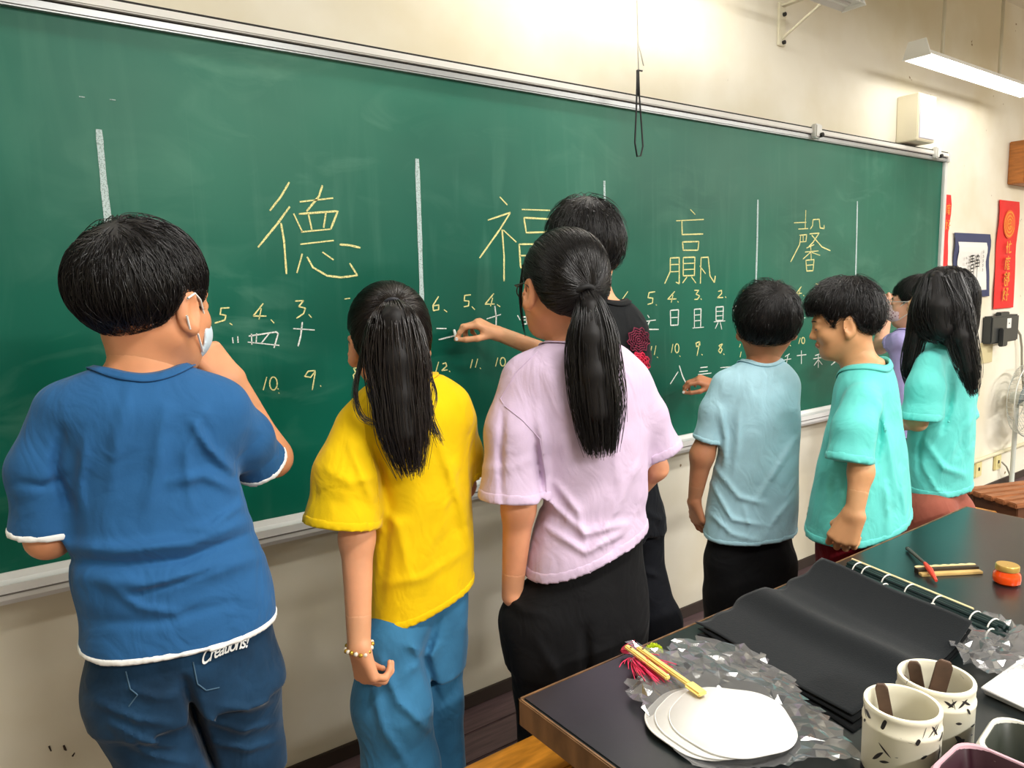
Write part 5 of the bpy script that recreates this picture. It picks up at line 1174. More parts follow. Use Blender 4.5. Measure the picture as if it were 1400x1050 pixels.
bl = [([hL, down(hL, .40), down(hL, .30)], [.068, .066, .070]), ([hR, down(hR, .40), down(hR, .30)], [.066, .064, .068])]; legs = [([hL, down(hL, .38), down(hL, .07)], [.055, .045, .034]), ([hR, down(hR, .38), down(hR, .07)], [.055, .045, .034])]
body, info = body_mesh(s, rows[1:], [AL, AR], hd, nb-s.wz*0.03, nr*0.95, legs, hands=[
    dict(arm=0, dir=s.Dv(.22, .05, -1), back=s.Dv(-.75, -.65, 0), side=1, curl=[.35, .4, .45, .5], sc=.92, thumb='open'), dict(arm=1, dir=s.Dv(-.917, -.28, .34), back=s.Dv(0, -.40, .92), side=-1, curl=[(.5, .7, .3), (.6, .8, .4), (.8, .9, .5), (.9, 1.0, .6)], thumb='pinch', sc=.92)])
tp, te = info[1]; tip = on_wall(942, 528, -.003); mid = (tp[0]+te)/2
pants(s, [(700, 972, 1082, .62), (735, 969, 1083, .62), (800, 967, 1085, .68)], bl, blk, h=0.007, name='shorts', amp=.003)
for lg in legs: shoe(s, down(lg[0][-1], 0), s.face, SHOE)
short_hair(s, hd, [((0, -.014, .033), (.086, .104, .092)), ((0, -.046, .006), (.074, .064, .060))], std_cut(-.056, .012, -.006, .03), (.022, -.078, .080), n=1800, seed=25, lift=.0035, spiky=.006)
face_parts(s, hd); s.finish(body)
chalk(tip, tip+_n(mid-tip)*max(.03, np.linalg.norm(mid-tip)+.01), 'short white chalk in the hand of the child in light blue')

# ---------- boy in the turquoise T-shirt
s = Person('turquoise_boy', 'person in a turquoise T-shirt seen in profile with a fist at the table edge', 1180, 600, 2.09, -0.06, (214, 158, 112))
tq = cloth_mat('turquoise_sport', (104, 212, 204), rough=.6); hd = Head(s.P(1156, 439, 0.0), s.alpha-1.66, -.18, 0, .88); nb = s.P(1180, 508, 0.0); nr = .046
rows = [(484, 1182, 1208, .7), (492, 1168, 1214, .7), (506, 1152, 1221, .7), (524, 1143, 1227, .7), (550, 1139, 1230, .7), (575, 1134, 1233, .7), (610, 1126, 1239, .7), (643, 1118, 1242, .7), (680, 1111, 1245, .7), (716, 1105, 1248, .7), (765, 1102, 1250, .7)]
SL = [(1178, 548, -.11, 24), (1169, 588, -.15, 30), (1163, 632, -.17, 31)]; SR = [(1190, 548, .11, 22), (1182, 590, .13, 24), (1172, 625, .14, 24)]
folds = [([(1197, 640), (1203, 590), (1205, 560)], -.008, .010), ([(1200, 545), (1215, 600), (1225, 680)], .006, .014), ([(1135, 640), (1128, 690), (1120, 720)], .004, .012), ([(1210, 660), (1215, 710), (1212, 740)], .005, .010), ([(1150, 660), (1145, 700)], .003, .012), ([(1230, 640), (1236, 690), (1240, 720)], .004, .010)]
garment_top(s, rows, [SL, SR], ((1104, 712, 0), (1248, 716, 0)), (nb-s.wz*0.015, nb+s.wz*0.10+s.u*.01, nr), tq, h=0.0055, folds=folds, seed=51, amp=.0016, scale=26, ncut=1.22, bandw=.02)
AL = [(1178, 548, -.11, 17), (1177, 645, -.175, 15.5), (1168, 704, -.205, 11.5)]; AR = [(1190, 548, .11, 15), (1176, 640, .15, 13), (1150, 670, .16, 10)]
hL, hR = s.P(1165, 745, -.06), s.P(1190, 745, .07)
bl = [([hL, down(hL, .40), down(hL, .30)], [.075, .072, .075]), ([hR, down(hR, .40), down(hR, .30)], [.075, .072, .075])]; legs = [([hL, down(hL, .38), down(hL, .07)], [.055, .045, .034]), ([hR, down(hR, .38), down(hR, .07)], [.055, .045, .034])]
body, info = body_mesh(s, rows[1:], [AL, AR], hd, nb-s.wz*0.03, nr*0.98, legs, hands=[
    dict(arm=0, dir=s.Dv(-.38, -.05, -1), back=s.Dv(-.25, -1, .15), side=1, curl=[.75, .85, .9, .95], sc=1.0, thumb='fist'), dict(arm=1, dir=s.Dv(-.8, .2, -.5), back=s.Dv(0, 0, 1), side=-1, curl=[.4]*4, sc=.92)])
pants(s, [(690, 1122, 1234, .62), (750, 1122, 1236, .62), (790, 1124, 1234, .68)], bl, cloth_mat('dark_red_cloth', (118, 16, 30)), h=0.008, name='shorts', amp=.002)
for lg in legs: shoe(s, down(lg[0][-1], 0), s.face, SHOE)
short_hair(s, hd, [((0, -.008, .044), (.081, .095, .088)), ((0, .040, .064), (.062, .050, .036)), ((0, -.042, .010), (.070, .058, .056))], std_cut(-.044, .016, -.004, .036), (0.0, -.03, .118), n=2000, seed=27, lift=.003, grav=.25, spiky=.011)
face_parts(s, hd, closed=True)
V, F = uv_ell(hd.W(0, .0855, -.0575), [.018, .0065, .0075], hd.R); s.child('lips', V, F, mat('lip_pink', (198, 128, 104), rough=.45))
s.finish(body)

# ---------- person in lavender behind, arm raised to the board
s = Person('lavender_person', 'person in a lavender top and floral face mask reaching up to the board', 1232, 520, 3.55, -0.15, (232, 176, 146))
lv = cloth_mat('lavender_cotton', (178, 168, 222)); hd = Head(s.P(1252, 414, 0.0), s.alpha-1.40, .05, 0, 1.0); nb = s.P(1244, 452, 0); nr = .046
rows = [(446, 1238, 1252, .6), (450, 1230, 1258, .6), (460, 1222, 1264, .62), (475, 1219, 1267, .64), (510, 1217, 1268, .66), (560, 1217, 1268, .66), (600, 1217, 1269, .66), (615, 1217, 1270, .66)]
SL = [(1232, 466, -.08, 10), (1224, 466, -.06, 10), (1217, 468, -.03, 10)]; SR = [(1256, 466, .1, 10), (1256, 490, .1, 10)]
garment_top(s, rows, [SL, SR], ((1217, 592, 0), (1268, 592, 0)), (nb-s.wz*0.02, nb+s.wz*0.10, nr), lv, h=0.007, seed=61, amp=.003, scale=24, ncut=1.1)
wv = vof(s, on_wall(1208, 425))-.17
AL = [(1232, 466, -.08, 8.5), (1203, 474, (wv-.08)/2-.02, 9.5), (1212, 428, wv, 7.0)]; AR = [(1256, 466, .1, 8), (1258, 520, .1, 7), (1250, 550, .14, 6)]
hL, hR = s.P(1234, 615, -.06), s.P(1252, 615, .07)
bl = [([hL, down(hL, .4), down(hL, .06)], [.07, .06, .055]), ([hR, down(hR, .4), down(hR, .06)], [.07, .06, .055])]; legs = [([q[0][0], q[0][-1]], [.05, .034]) for q in bl]
body, info = body_mesh(s, rows[1:], [AL, AR], hd, nb-s.wz*0.03, nr*0.95, legs, hands=[dict(arm=0, dir=s.Dv(.05, .15, 1), back=s.Dv(.3, -.9, .2), side=1, curl=[(.7, .8, .5), (.8, .9, .5), (.9, 1, .6), (1, 1, .6)], thumb='pinch', sc=.95, h=.003), dict(arm=1, dir=s.Dv(0, .2, -1), back=s.Dv(1, 0, 0), side=-1, curl=[.4]*4, h=.003)])
pants(s, [(590, 1219, 1266, .72), (630, 1219, 1266, .72)], bl, cloth_mat('navy_cloth', (30, 32, 52)), h=0.008, amp=.002)
for lg in legs: shoe(s, down(lg[0][-1], 0), s.face, SHOE)
short_hair(s, hd, [((0, -.014, .033), (.082, .102, .088)), ((0, -.046, -.02), (.070, .060, .070))], std_cut(-.085, .010, -.01, .03), (0, -.05, .115), n=700, seed=29)
fm = mat('mask_floral', (232, 206, 212), rough=.8)
N_, L_ = nodes(fm); tc_ = N_.new('ShaderNodeTexCoord'); vo = N_.new('ShaderNodeTexVoronoi'); vo.inputs['Scale'].default_value = 90; L_.new(tc_.outputs['Object'], vo.inputs['Vector']); rp = N_.new('ShaderNodeValToRGB'); rp.color_ramp.elements[0].position = .25; rp.color_ramp.elements[1].position = .38
rp.color_ramp.elements[0].color = (*lin((150, 84, 108)), 1); rp.color_ramp.elements[1].color = (*lin((236, 208, 214)), 1); L_.new(vo.outputs['Distance'], rp.inputs['Fac']); L_.new(rp.outputs['Color'], N_['Principled BSDF'].inputs['Base Color'])
face_parts(s, hd); face_mask(s, hd, fm); glasses(s, hd, (200, 196, 190), .0018); s.finish(body)

# ---------- girl with long loose hair
s = Person('long_hair_girl', 'person with long loose black hair in a turquoise T-shirt, rightmost of the group', 1285, 580, 2.47, 0.26, (206, 150, 108))
hd = Head(s.P(1287, 421, 0.0), s.alpha-1.0, -.03, 0, .96); nb = s.P(1286, 475, 0.012); nr = .046
rows = [(462, 1272, 1304, .65), (467, 1262, 1312, .65), (476, 1254, 1320, .66), (492, 1250, 1327, .67), (520, 1248, 1331, .68), (560, 1246, 1333, .70), (620, 1240, 1331, .72), (666, 1241, 1329, .72), (705, 1241, 1328, .72)]
SL = [(1270, 498, -.09, 18), (1265, 532, -.13, 24), (1262, 574, -.14, 28)]; SR = [(1312, 498, .09, 16), (1314, 540, .11, 18), (1314, 570, .12, 19)]
folds = [([(1288, 590), (1296, 560), (1300, 530)], -.008, .012), ([(1262, 600), (1290, 640), (1320, 650)], .006, .012), ([(1258, 630), (1280, 670), (1300, 680)], .005, .010), ([(1320, 580), (1300, 620), (1280, 660)], .005, .012), ([(1262, 590), (1256, 620), (1258, 650)], -.006, .009), ([(1326, 560), (1322, 620)], .004, .014)]
garment_top(s, rows, [SL, SR], ((1241, 662, 0), (1328, 672, 0)), (nb-s.wz*0.02, nb+s.wz*0.10, nr), tq, h=0.006, folds=folds, seed=71, amp=.002, scale=26, ncut=1.12, bandw=.022)
AL = [(1270, 498, -.09, 13), (1254, 576, -.13, 12), (1226, 580, .05, 9)]; AR = [(1312, 498, .09, 12), (1314, 580, .12, 11), (1290, 600, .24, 9)]
hL, hR = s.P(1270, 700, -.06), s.P(1298, 700, .06)
bl = [([hL, down(hL, .44), down(hL, .36)], [.072, .070, .074]), ([hR, down(hR, .44), down(hR, .36)], [.072, .070, .074])]; legs = [([hL, down(hL, .38), down(hL, .07)], [.055, .045, .034]), ([hR, down(hR, .38), down(hR, .07)], [.055, .045, .034])]
body, info = body_mesh(s, rows[1:], [AL, AR], hd, nb-s.wz*0.03, nr*0.92, legs, hands=[dict(arm=0, dir=s.Dv(-.7, .7, .1), back=s.Dv(0, 0, 1), side=1, curl=[.4]*4, sc=.9, h=.003), dict(arm=1, dir=s.Dv(-.7, .7, .1), back=s.Dv(0, 0, 1), side=-1, curl=[.4]*4, sc=.9, h=.003)])
pants(s, [(650, 1250, 1318, .62), (700, 1251, 1318, .64), (730, 1250, 1318, .70)], bl, cloth_mat('rust_cloth', (150, 82, 66)), h=0.008, name='shorts', amp=.002)
for lg in legs: shoe(s, down(lg[0][-1], 0), s.face, SHOE)
G = short_hair(s, hd, [((0, -.012, .035), (.076, .090, .090)), ((0, -.034, -.040), (.072, .062, .090))], std_cut(-.12, -.06, -.02, .04), (0, -.01, .122), n=1500, seed=33, steps=14, step=.010, grav=.6, lift=.0015)
tail = []; cores = []
for L_, rd, nn, sd in (([(1268, 385, -.07), (1258, 420, -.09), (1252, 460, -.09), (1243, 500, -.09), (1246, 533, -.09)], (7, 11, 11, 9, 3), 300, 1), ([(1300, 375, -.08), (1308, 420, -.10), (1314, 460, -.115), (1325, 505, -.12), (1331, 540, -.12)], (10, 17, 17, 12, 4), 480, 2), ([(1280, 380, -.09), (1284, 420, -.105), (1288, 448, -.11), (1296, 462, -.11)], (14, 28, 25, 12), 600, 3), ([(1302, 440, -.115), (1312, 470, -.125), (1318, 500, -.125), (1322, 522, -.125)], (4, 4, 4, 2), 40, 4)):
    P_ = [s.P(*q) for q in L_]; r_ = [q*s.M(1285, 450, -.1) for q in rd]
    if nn > 100: cores.append(core(P_[:-1], [q*.72 for q in r_[:-1]], .005))
    tail.append(strands_mesh(guide_bundle(P_, r_, nn, sd, S=14, tip=.22, jit=.004, flatv=s.v), .0012, .0005))
s.child('long_hair', *join_np(cores+tail), HAIR); s.cap[len(s.parts)-1] = sum(len(c_[1]) for c_ in cores)
face_parts(s, hd); s.finish(body)

# ------------------------------------------------------------------ black work table
TZ = 0.732; TX0, TX1, TY1, TY0 = 0.613, 2.146, -1.04, -2.35
def blacktop():
    m = mat('black_tabletop', (20, 26, 27), rough=0.30, spec=0.7, var=0.25, vscale=7, bump=0.03, bscale=120); return m
tb = empty('work_table', ((TX0+TX1)/2, (TY0+TY1)/2, 0)); tag(tb, 'large table with a worn black top and brown wooden edge', 'table')
def tchild(name, mb, m, **kw): o = mb.build(name, m, tb, **kw); o.location = -tb.location; return o
tchild('tabletop', MB().box((TX0+0.006, TY0+0.006, TZ-0.03), (TX1-0.006, TY1-0.006, TZ)), blacktop(), bevel=0.002)
EB = mat('table_edge_wood', (112, 82, 52), rough=0.5, var=0.4, vscale=12, stretch=(3, 3, 1))
for lo_, hi_ in (((TX0, TY0, TZ-0.045), (TX0+0.006, TY1, TZ-0.001)), ((TX1-0.006, TY0, TZ-0.045), (TX1, TY1, TZ-0.001)), ((TX0, TY1-0.006, TZ-0.045), (TX1, TY1, TZ-0.001)), ((TX0, TY0, TZ-0.045), (TX1, TY0+0.006, TZ-0.001))):
    tchild('edge_band', MB().box(lo_, hi_), EB, bevel=0.0015)
for lo_, hi_ in (((TX0+0.06, TY0+0.06, TZ-0.12), (TX0+0.08, TY1-0.06, TZ-0.03)), ((TX1-0.08, TY0+0.06, TZ-0.12), (TX1-0.06, TY1-0.06, TZ-0.03)), ((TX0+0.06, TY1-0.08, TZ-0.12), (TX1-0.06, TY1-0.06, TZ-0.03)), ((TX0+0.06, TY0+0.06, TZ-0.12), (TX1-0.06, TY0+0.08, TZ-0.03))): tchild('apron', MB().box(lo_, hi_), EB)
for x in (TX0+0.06, TX1-0.11):
    for y in (TY0+0.06, TY1-0.11): tchild('leg', MB().box((x, y, 0), (x+0.05, y+0.05, TZ-0.03)), mat('table_leg', (60, 52, 46), rough=0.5), bevel=0.004)

def tz(px, py, z=0.0): return on_z(px, py, TZ+z)
def grid_sheet(P00, P10, P01, P11, nu, nv, fn, warp=None):
    """bilinear patch with height fn(u, v)"""
    P00, P10, P01, P11 = [np.array(p) for p in (P00, P10, P01, P11)]; V = []
    for j in range(nv+1):
        for i in range(nu+1):
            u, v = i/nu, j/nv
            uu, vv = (u, v) if warp is None else warp(u, v)
            p = (P00*(1-uu)+P10*uu)*(1-vv)+(P01*(1-uu)+P11*uu)*vv; p = p.copy(); p[2] += fn(u, v); V.append(p)
    F = [(j*(nu+1)+i, j*(nu+1)+i+1, (j+1)*(nu+1)+i+1, (j+1)*(nu+1)+i) for j in range(nv) for i in range(nu)]
    return np.array(V), np.array(F)
def sheet_obj(name, VF, m, label, cat, thick=0.0015, group=None, parent=None):
    V, F = VF; c = np.array([V[:, 0].mean(), V[:, 1].mean(), V[:, 2].min()]); o = link(name, mesh_np(name, V-c, F), m, parent); o.location = c
    md = o.modifiers.new('t', 'SOLIDIFY'); md.thickness = thick; md.offset = 1.0
    if parent is None: tag(o, label, cat, group)
    return o

# stack of black felt sheets
felt = [mat('black_felt', (26, 29, 31), rough=0.95, spec=0.15, bump=0.4, bscale=500, sheen=0.12), mat('black_felt_deep', (15, 17, 18), rough=0.95, spec=0.1, sheen=0.05)]
def bell(x, c, w_): return np.exp(-((x-c)/w_)**2)
for k in range(3):
    def fn(u, v, k=k): return 0.001+0.0045*(2-k)+(.020 if k == 0 else .004)*bell(v, .47-.015*math.sin(5*u), .10)+(.034-.008*k)*max(0, (v-.72)/.28)**1.6+.002*math.sin(9*u+3*k)*v*(2-k)/2
    off = np.array([-.012*k, -.014*k*0.6, 0]); q = [tz(950, 858)+off, tz(1163, 988)+off, tz(1121, 789)+off*.3, tz(1327, 884)+off*.3]
    def warp(u, v, k=k): return u+(.020*math.sin(v*14+k)+.015*math.sin(v*31))*(1-u)**4-.006*math.sin(6*v+k)*u, v+.012*math.sin(u*7+k)*(1 if v < .1 else 0)
    sheet_obj('black_felt_sheet', grid_sheet(*q, 40, 60, fn, warp), felt[0 if k == 0 else 1], ['topmost black felt sheet with a raised fold across it', 'middle black felt sheet, showing only as a dark edge', 'lowest black felt sheet lying on the table'][k], 'felt sheet', .0014, 'black felt sheets')

# rolled bamboo brush mats
SLAT = mat('dark_bamboo', (22, 44, 42), rough=0.35, spec=0.5); STRING = mat('white_string', (232, 230, 220), rough=0.8); PALE = mat('pale_bamboo', (228, 208, 158), rough=0.5)
def roll(label, a, b, r, nslat, strings, strip):
    a, b = np.array(a), np.array(b); L = np.linalg.norm(b-a); ax = (b-a)/L; up = np.array([0, 0, 1.]); sd = np.cross(ax, up)
    e = empty('bamboo_mat_roll', a-up*r); tag(e, label, 'brush mat', 'rolled brush mats')
    A = lambda t, x, y: ax*t+sd*x+up*(y+r)
    for k in range(nslat):
        an = 2*math.pi*k/nslat; rr = r*(.84-.1*(k % 2)); MB().tube([A(.0, rr*math.cos(an), rr*math.sin(an)), A(L-.004*(k % 3), rr*math.cos(an), rr*math.sin(an))], r*.23, 7).build('slat', SLAT, e, smooth='auto')
    MB().tube([A(.004, 0, 0), A(L-.008, 0, 0)], r*.74, 12).build('inner_turns', SLAT, e, smooth='auto')
    for t in strings: MB().tube([A(t*L, r*1.06*math.cos(an), r*1.06*math.sin(an)) for an in np.linspace(0, 2*math.pi, 19)], .0014, 6).build('string', STRING, e, smooth=True)
    if strip: MB().tube([A(-.006, -r*.62, r*.86), A(L*.8, -r*.62, r*.86)], .0034, 8).build('edge_strip', PALE, e, smooth='auto')
    return e
R1 = .0165
roll('dark bamboo mat roll tied with white strings behind the black felt', tz(1163, 776, R1), tz(1374, 866, R1), R1, 14, (.06, .13, .28, .44, .62, .84, .94), True)
ax = _n(tz(1374, 866, 0)-tz(1163, 776, 0)); pr = np.array([ax[1], -ax[0], 0]); pr = pr if pr[1] < 0 else -pr
a2 = tz(1163, 776, .012)+np.array([-.034, -.004, 0]); b2 = tz(1374, 866, .012)+np.array([-.034, -.012, 0])
roll('second thinner bamboo mat roll, half hidden under the felt edge', a2, b2, .012, 10, (.3, .6, .93), False)

# brush, scalloped rest, jar
a, b = tz(1241, 750, .006), tz(1280, 794, .006); e = empty('ink_brush', a); tag(e, 'dark thin brush with a red tip crossing the wooden rest', 'brush')
MB().tube([np.zeros(3), (b-a)*.62+np.array([0, 0, .010])], [.0045, .0032], 10).build('handle', mat('brush_brown', (84, 56, 48), rough=.4), e, smooth='auto')
MB().tube([(b-a)*.62+np.array([0, 0, .010]), (b-a)*.8+np.array([0, 0, .008]), (b-a)], [.0036, .0062, .003], 10).build('red_tip', mat('red_paint', (222, 66, 44), rough=.5), e, smooth='auto')
MB().tube([-(b-a)*.04, np.zeros(3)], [.003, .005], 10).build('end_cap', mat('brush_dark', (30, 26, 28), rough=.4), e, smooth='auto')
a, b = tz(1256, 786), tz(1339, 782); ax = _n(b-a); L = np.linalg.norm(b-a); sd = np.array([-ax[1], ax[0], 0]); e = empty('brush_rest', a); tag(e, 'pale wooden brush rest with a scalloped dark top edge', 'brush rest')
RM = np.stack([ax, sd, np.array([0, 0, 1.])], 1)
MB().box((0, -.012, 0), (L, .002, .006), RM).build('base_strip', mat('rest_wood', (198, 166, 104), rough=.5, var=.2, vscale=20), e, bevel=.001)
n = 40; poly = [(L*i/n, .016+.0035*abs(math.sin(i/n*math.pi*7))) for i in range(n+1)]+[(L, .002), (0, .002)]
mb = MB().prism(poly, 0, .011); mb.v = [tuple(RM @ np.array(v)) for v in mb.v]; mb.build('scalloped_bar', mat('rest_dark', (48, 36, 26), rough=.5), e)
mb = MB().prism([(x, y) for x, y in poly[:n+1]]+[(L-x, .012) for x in (0, L)], .011, .013); mb.v = [tuple(RM @ np.array(v)) for v in mb.v]; mb.build('scalloped_top', mat('rest_light', (224, 204, 150), rough=.5), e)
p = tz(1376, 797); e = empty('paste_jar', p); tag(e, 'small glass jar of orange paste with a gold lid', 'jar')
MB().lathe([(.0005, 0), (.020, 0), (.0245, .004), (.0255, .012), (.024, .022), (.0195, .028), (.0195, .030), (.0005, .030)], 32).build('jar_body', mat('orange_paste', (238, 78, 16), rough=.12, coat=.6), e, smooth='auto')
MB().lathe([(.0205, .028), (.0215, .029), (.0215, .038), (.020, .040), (.0005, .040)], 32).build('lid', mat('gold_lid', (206, 168, 88), rough=.3, metal=.6), e, smooth='auto')

# plastic film
def film(name, tint, a=.80):
    m = bpy.data.materials.new(name); m.use_nodes = True; N, L = nodes(m); N.remove(N['Principled BSDF']); out = N['Material Output']
    tr = N.new('ShaderNodeBsdfTransparent'); tr.inputs[0].default_value = (*tint, 1); gl = N.new('ShaderNodeBsdfGlossy'); gl.inputs['Roughness'].default_value = .09
    df = N.new('ShaderNodeBsdfDiffuse'); df.inputs[0].default_value = (.8, .8, .82, 1); m1 = N.new('ShaderNodeMixShader'); m1.inputs[0].default_value = .12; L.new(tr.outputs[0], m1.inputs[1]); L.new(df.outputs[0], m1.inputs[2])
    lw = N.new('ShaderNodeLayerWeight'); lw.inputs[0].default_value = .35; mr = N.new('ShaderNodeMapRange'); mr.inputs[3].default_value = .16; mr.inputs[4].default_value = .65; L.new(lw.outputs['Fresnel'], mr.inputs[0])
    m2 = N.new('ShaderNodeMixShader'); L.new(mr.outputs[0], m2.inputs[0]); L.new(m1.outputs[0], m2.inputs[1]); L.new(gl.outputs[0], m2.inputs[2]); L.new(m2.outputs[0], out.inputs[0]); return m
FILM = film('clear_plastic', (.93, .94, .95))
def crumple(seed, amp, n=26, base=.003):
    rs = np.random.default_rng(seed); C = rs.uniform(-.1, 1.1, (n, 2)); H = rs.uniform(0, 1, n); K = rs.normal(size=(n, 2))*2.2
    def fn(u, v):
        d = np.hypot(C[:, 0]-u, C[:, 1]-v)-.10*H; i = np.argsort(d)[:2]; p = H[i[0]]+np.dot(K[i[0]], (u-C[i[0], 0], v-C[i[0], 1])); q = H[i[1]]+np.dot(K[i[1]], (u-C[i[1], 0], v-C[i[1], 1]))
        return base+amp*max(0.0, .5*max(p, q)+.12*math.sin(17*u+5*v)+.25)
    return fn
def film_patch(name, label, poly, nu, seed, amp, base=.003, flat_at=None):
    """crumpled film cut to a polygon of photo points on the table"""
    P = np.array([tz(x, y)[:2] for x, y in poly]); lo_, hi_ = P.min(0), P.max(0); fn = crumple(seed, amp, 34, base)
    q = [np.array([lo_[0], lo_[1], TZ]), np.array([hi_[0], lo_[1], TZ]), np.array([lo_[0], hi_[1], TZ]), np.array([hi_[0], hi_[1], TZ])]
    V, F = grid_sheet(*q, nu, nu, fn); rs = np.random.default_rng(seed); cell = (hi_-lo_)/nu; V[:, :2] += rs.uniform(-.33, .33, (len(V), 2))*cell; V[:, 2] += np.abs(rs.normal(size=len(V)))*amp*.12
    if flat_at is not None:
        c0, r0 = flat_at; d = np.hypot(V[:, 0]-c0[0], V[:, 1]-c0[1]); V[:, 2] = TZ+.002+(V[:, 2]-TZ-.002)*np.clip((d-r0)/.045, .03, 1)
    sp_ = rs.uniform(0, 1, len(F)) < .5; F = np.concatenate([F[sp_][:, [0, 1, 2]], F[sp_][:, [0, 2, 3]], F[~sp_][:, [0, 1, 3]], F[~sp_][:, [1, 2, 3]]])
    # facet the surface so the film catches light in sharp creases
    def inside(p):
        c = False; j = len(P)-1
        for i in range(len(P)):
            if ((P[i, 1] > p[1]) != (P[j, 1] > p[1])) and (p[0] < (P[j, 0]-P[i, 0])*(p[1]-P[i, 1])/(P[j, 1]-P[i, 1]+1e-12)+P[i, 0]): c = not c
            j = i
        return c
    ins = np.array([inside(v) for v in V]); F = F[ins[F].all(1)]; used = np.zeros(len(V), bool); used[F.ravel()] = True; idx = np.cumsum(used)-1
    V = V[used]; F = idx[F]; c = np.array([V[:, 0].mean(), V[:, 1].mean(), TZ+.001]); o = link(name, mesh_np(name, V-c, F, False), FILM); o.location = c; tag(o, label, 'plastic bag'); return o
film_patch('plastic_bag', 'crumpled clear plastic bag under the white paper fans', [(850, 886), (857, 905), (864, 935), (850, 948), (858, 962), (905, 1018), (945, 1062), (1190, 1062), (1146, 1000), (1100, 948), (1050, 912), (1000, 892), (950, 880), (918, 884), (905, 900), (880, 892)], 34, 5, .017, .003, (tz(990, 1003), .075))
film_patch('plastic_bag', 'crumpled clear plastic wrap beside the white tray', [(1290, 888), (1304, 858), (1345, 853), (1385, 864), (1440, 880), (1440, 925), (1375, 945), (1340, 948), (1312, 922)], 22, 9, .026)

# white paper fans with bamboo handles
FANP = mat('fan_paper', (244, 243, 238), rough=.75, spec=.2, bump=.1, bscale=80)
def fan_blank(px, py, R0, z, rot, label, k):
    c = tz(px, py); n = 96; V = [(0, 0, 0)]; 
    for i in range(n):
        a = 2*math.pi*i/n+rot; r = R0*(1-.055*abs(math.sin(a*2.5))**3); V.append((r*math.cos(a), r*math.sin(a), .0012*math.sin(3*a+k)))
    o = link('paper_fan', None); bpy.data.objects.remove(o)
    e = empty('paper_fan', (c[0], c[1], TZ+z)); tag(e, label, 'fan', 'blank white paper fans'); mb = MB().add(V, [(0, i+1, (i+1) % n+1) for i in range(n)])
    o = mb.build('fan_face', FANP, e, smooth=True); md = o.modifiers.new('t', 'SOLIDIFY'); md.thickness = .0028; md.offset = 0
    mb = MB().tube([V[i+1] for i in range(n)]+[V[1]], .0016, 6, cap=False); mb.build('fan_rim', FANP, e, smooth=True); return e
f1 = fan_blank(966, 993, .086, .008, .3, 'lowest white paper fan of the stack, edge showing at the left', 0)
f2 = fan_blank(980, 996, .086, .012, .8, 'middle white paper fan of the stack', 1)
f3 = fan_blank(1000, 999, .086, .016, .1, 'topmost white paper fan of the stack on the plastic bag', 2)
BAM = mat('bamboo_yellow', (236, 204, 116), rough=.42, var=.12, vscale=18)
for e_, a_, b_, wid_ in ((f3, (872, 886), (962, 950), True), (f2, (856, 884), (930, 940), False)):
    c = np.array(e_.location); a = tz(*a_, .034)-c; b = tz(*b_, .024)-c; ax = _n(b-a); sd = _n(np.cross(ax, [0, 0, 1.])); L = np.linalg.norm(b-a)
    RM = np.stack([ax, sd, np.cross(ax, sd)*-1], 1); o = np.array(a)
    hb = MB().box((0, -.0048, -.003), (L*.80, .0048, .004), RM, o).build('handle', BAM, e_, bevel=.002)
    if wid_: MB().box((L*.78, -.0095, -.0035), (L*1.0, .0095, .0035), RM, o).build('handle_blade', BAM, e_, bevel=.003)
    MB().tube([o+RM @ np.array([.012, 0, .0035]), o+RM @ np.array([.012, 0, .0050])], .0016, 8).build('cord_hole', mat('hole_dark', (60, 40, 20)), hb)
def tassel(label, p, dirv, rgb, n, L, spread, seed):
    rs = np.random.default_rng(seed); m = mat('thread_%d' % rgb[1], rgb, rough=.6); dirv = _n(np.array(dirv)); S = 8; t = np.linspace(0, 1, S)
    off = rs.normal(size=(n, 3))*spread; off[:, 2] = np.abs(off[:, 2])*.5
    P = (dirv[None, None]*(t[None, :, None]*L*rs.uniform(.7, 1, (n, 1, 1)))+off[:, None, :]*t[None, :, None]**.6); P[:, :, 2] += .003
    V, Q = strands_mesh(P, .0011, .0008); o = link('tassel', mesh_np('tassel', V, Q), m); o.location = p; tag(o, label, 'tassel', 'coloured thread tassels'); return o
tassel('bright pink thread tassel under the bamboo handles', tz(868, 903, .012), tz(905, 936)-tz(868, 903), (238, 62, 104), 140, .065, .016, 2)
tassel('small dark red thread end at the tip of the bamboo handles', tz(850, 893, .006), tz(862, 892)-tz(848, 893), (176, 34, 62), 50, .03, .008, 6)
rs = np.random.default_rng(4); d_ = rs.normal(size=(320, 3)); d_ /= np.linalg.norm(d_, axis=1, keepdims=True); d_[:, 2] = np.abs(d_[:, 2])*.8; P = d_[:, None, :]*np.linspace(0, 1, 4)[None, :, None]*(.015*rs.uniform(.8, 1.1, (320, 1, 1)))
V, Q = strands_mesh(P, .0013, .001); o = link('pompom', mesh_np('pompom', V, Q), mat('lime_thread', (196, 214, 32), rough=.7)); o.location = tz(894, 890, .006); tag(o, 'lime green thread pompom beside the bamboo handles', 'pompom')

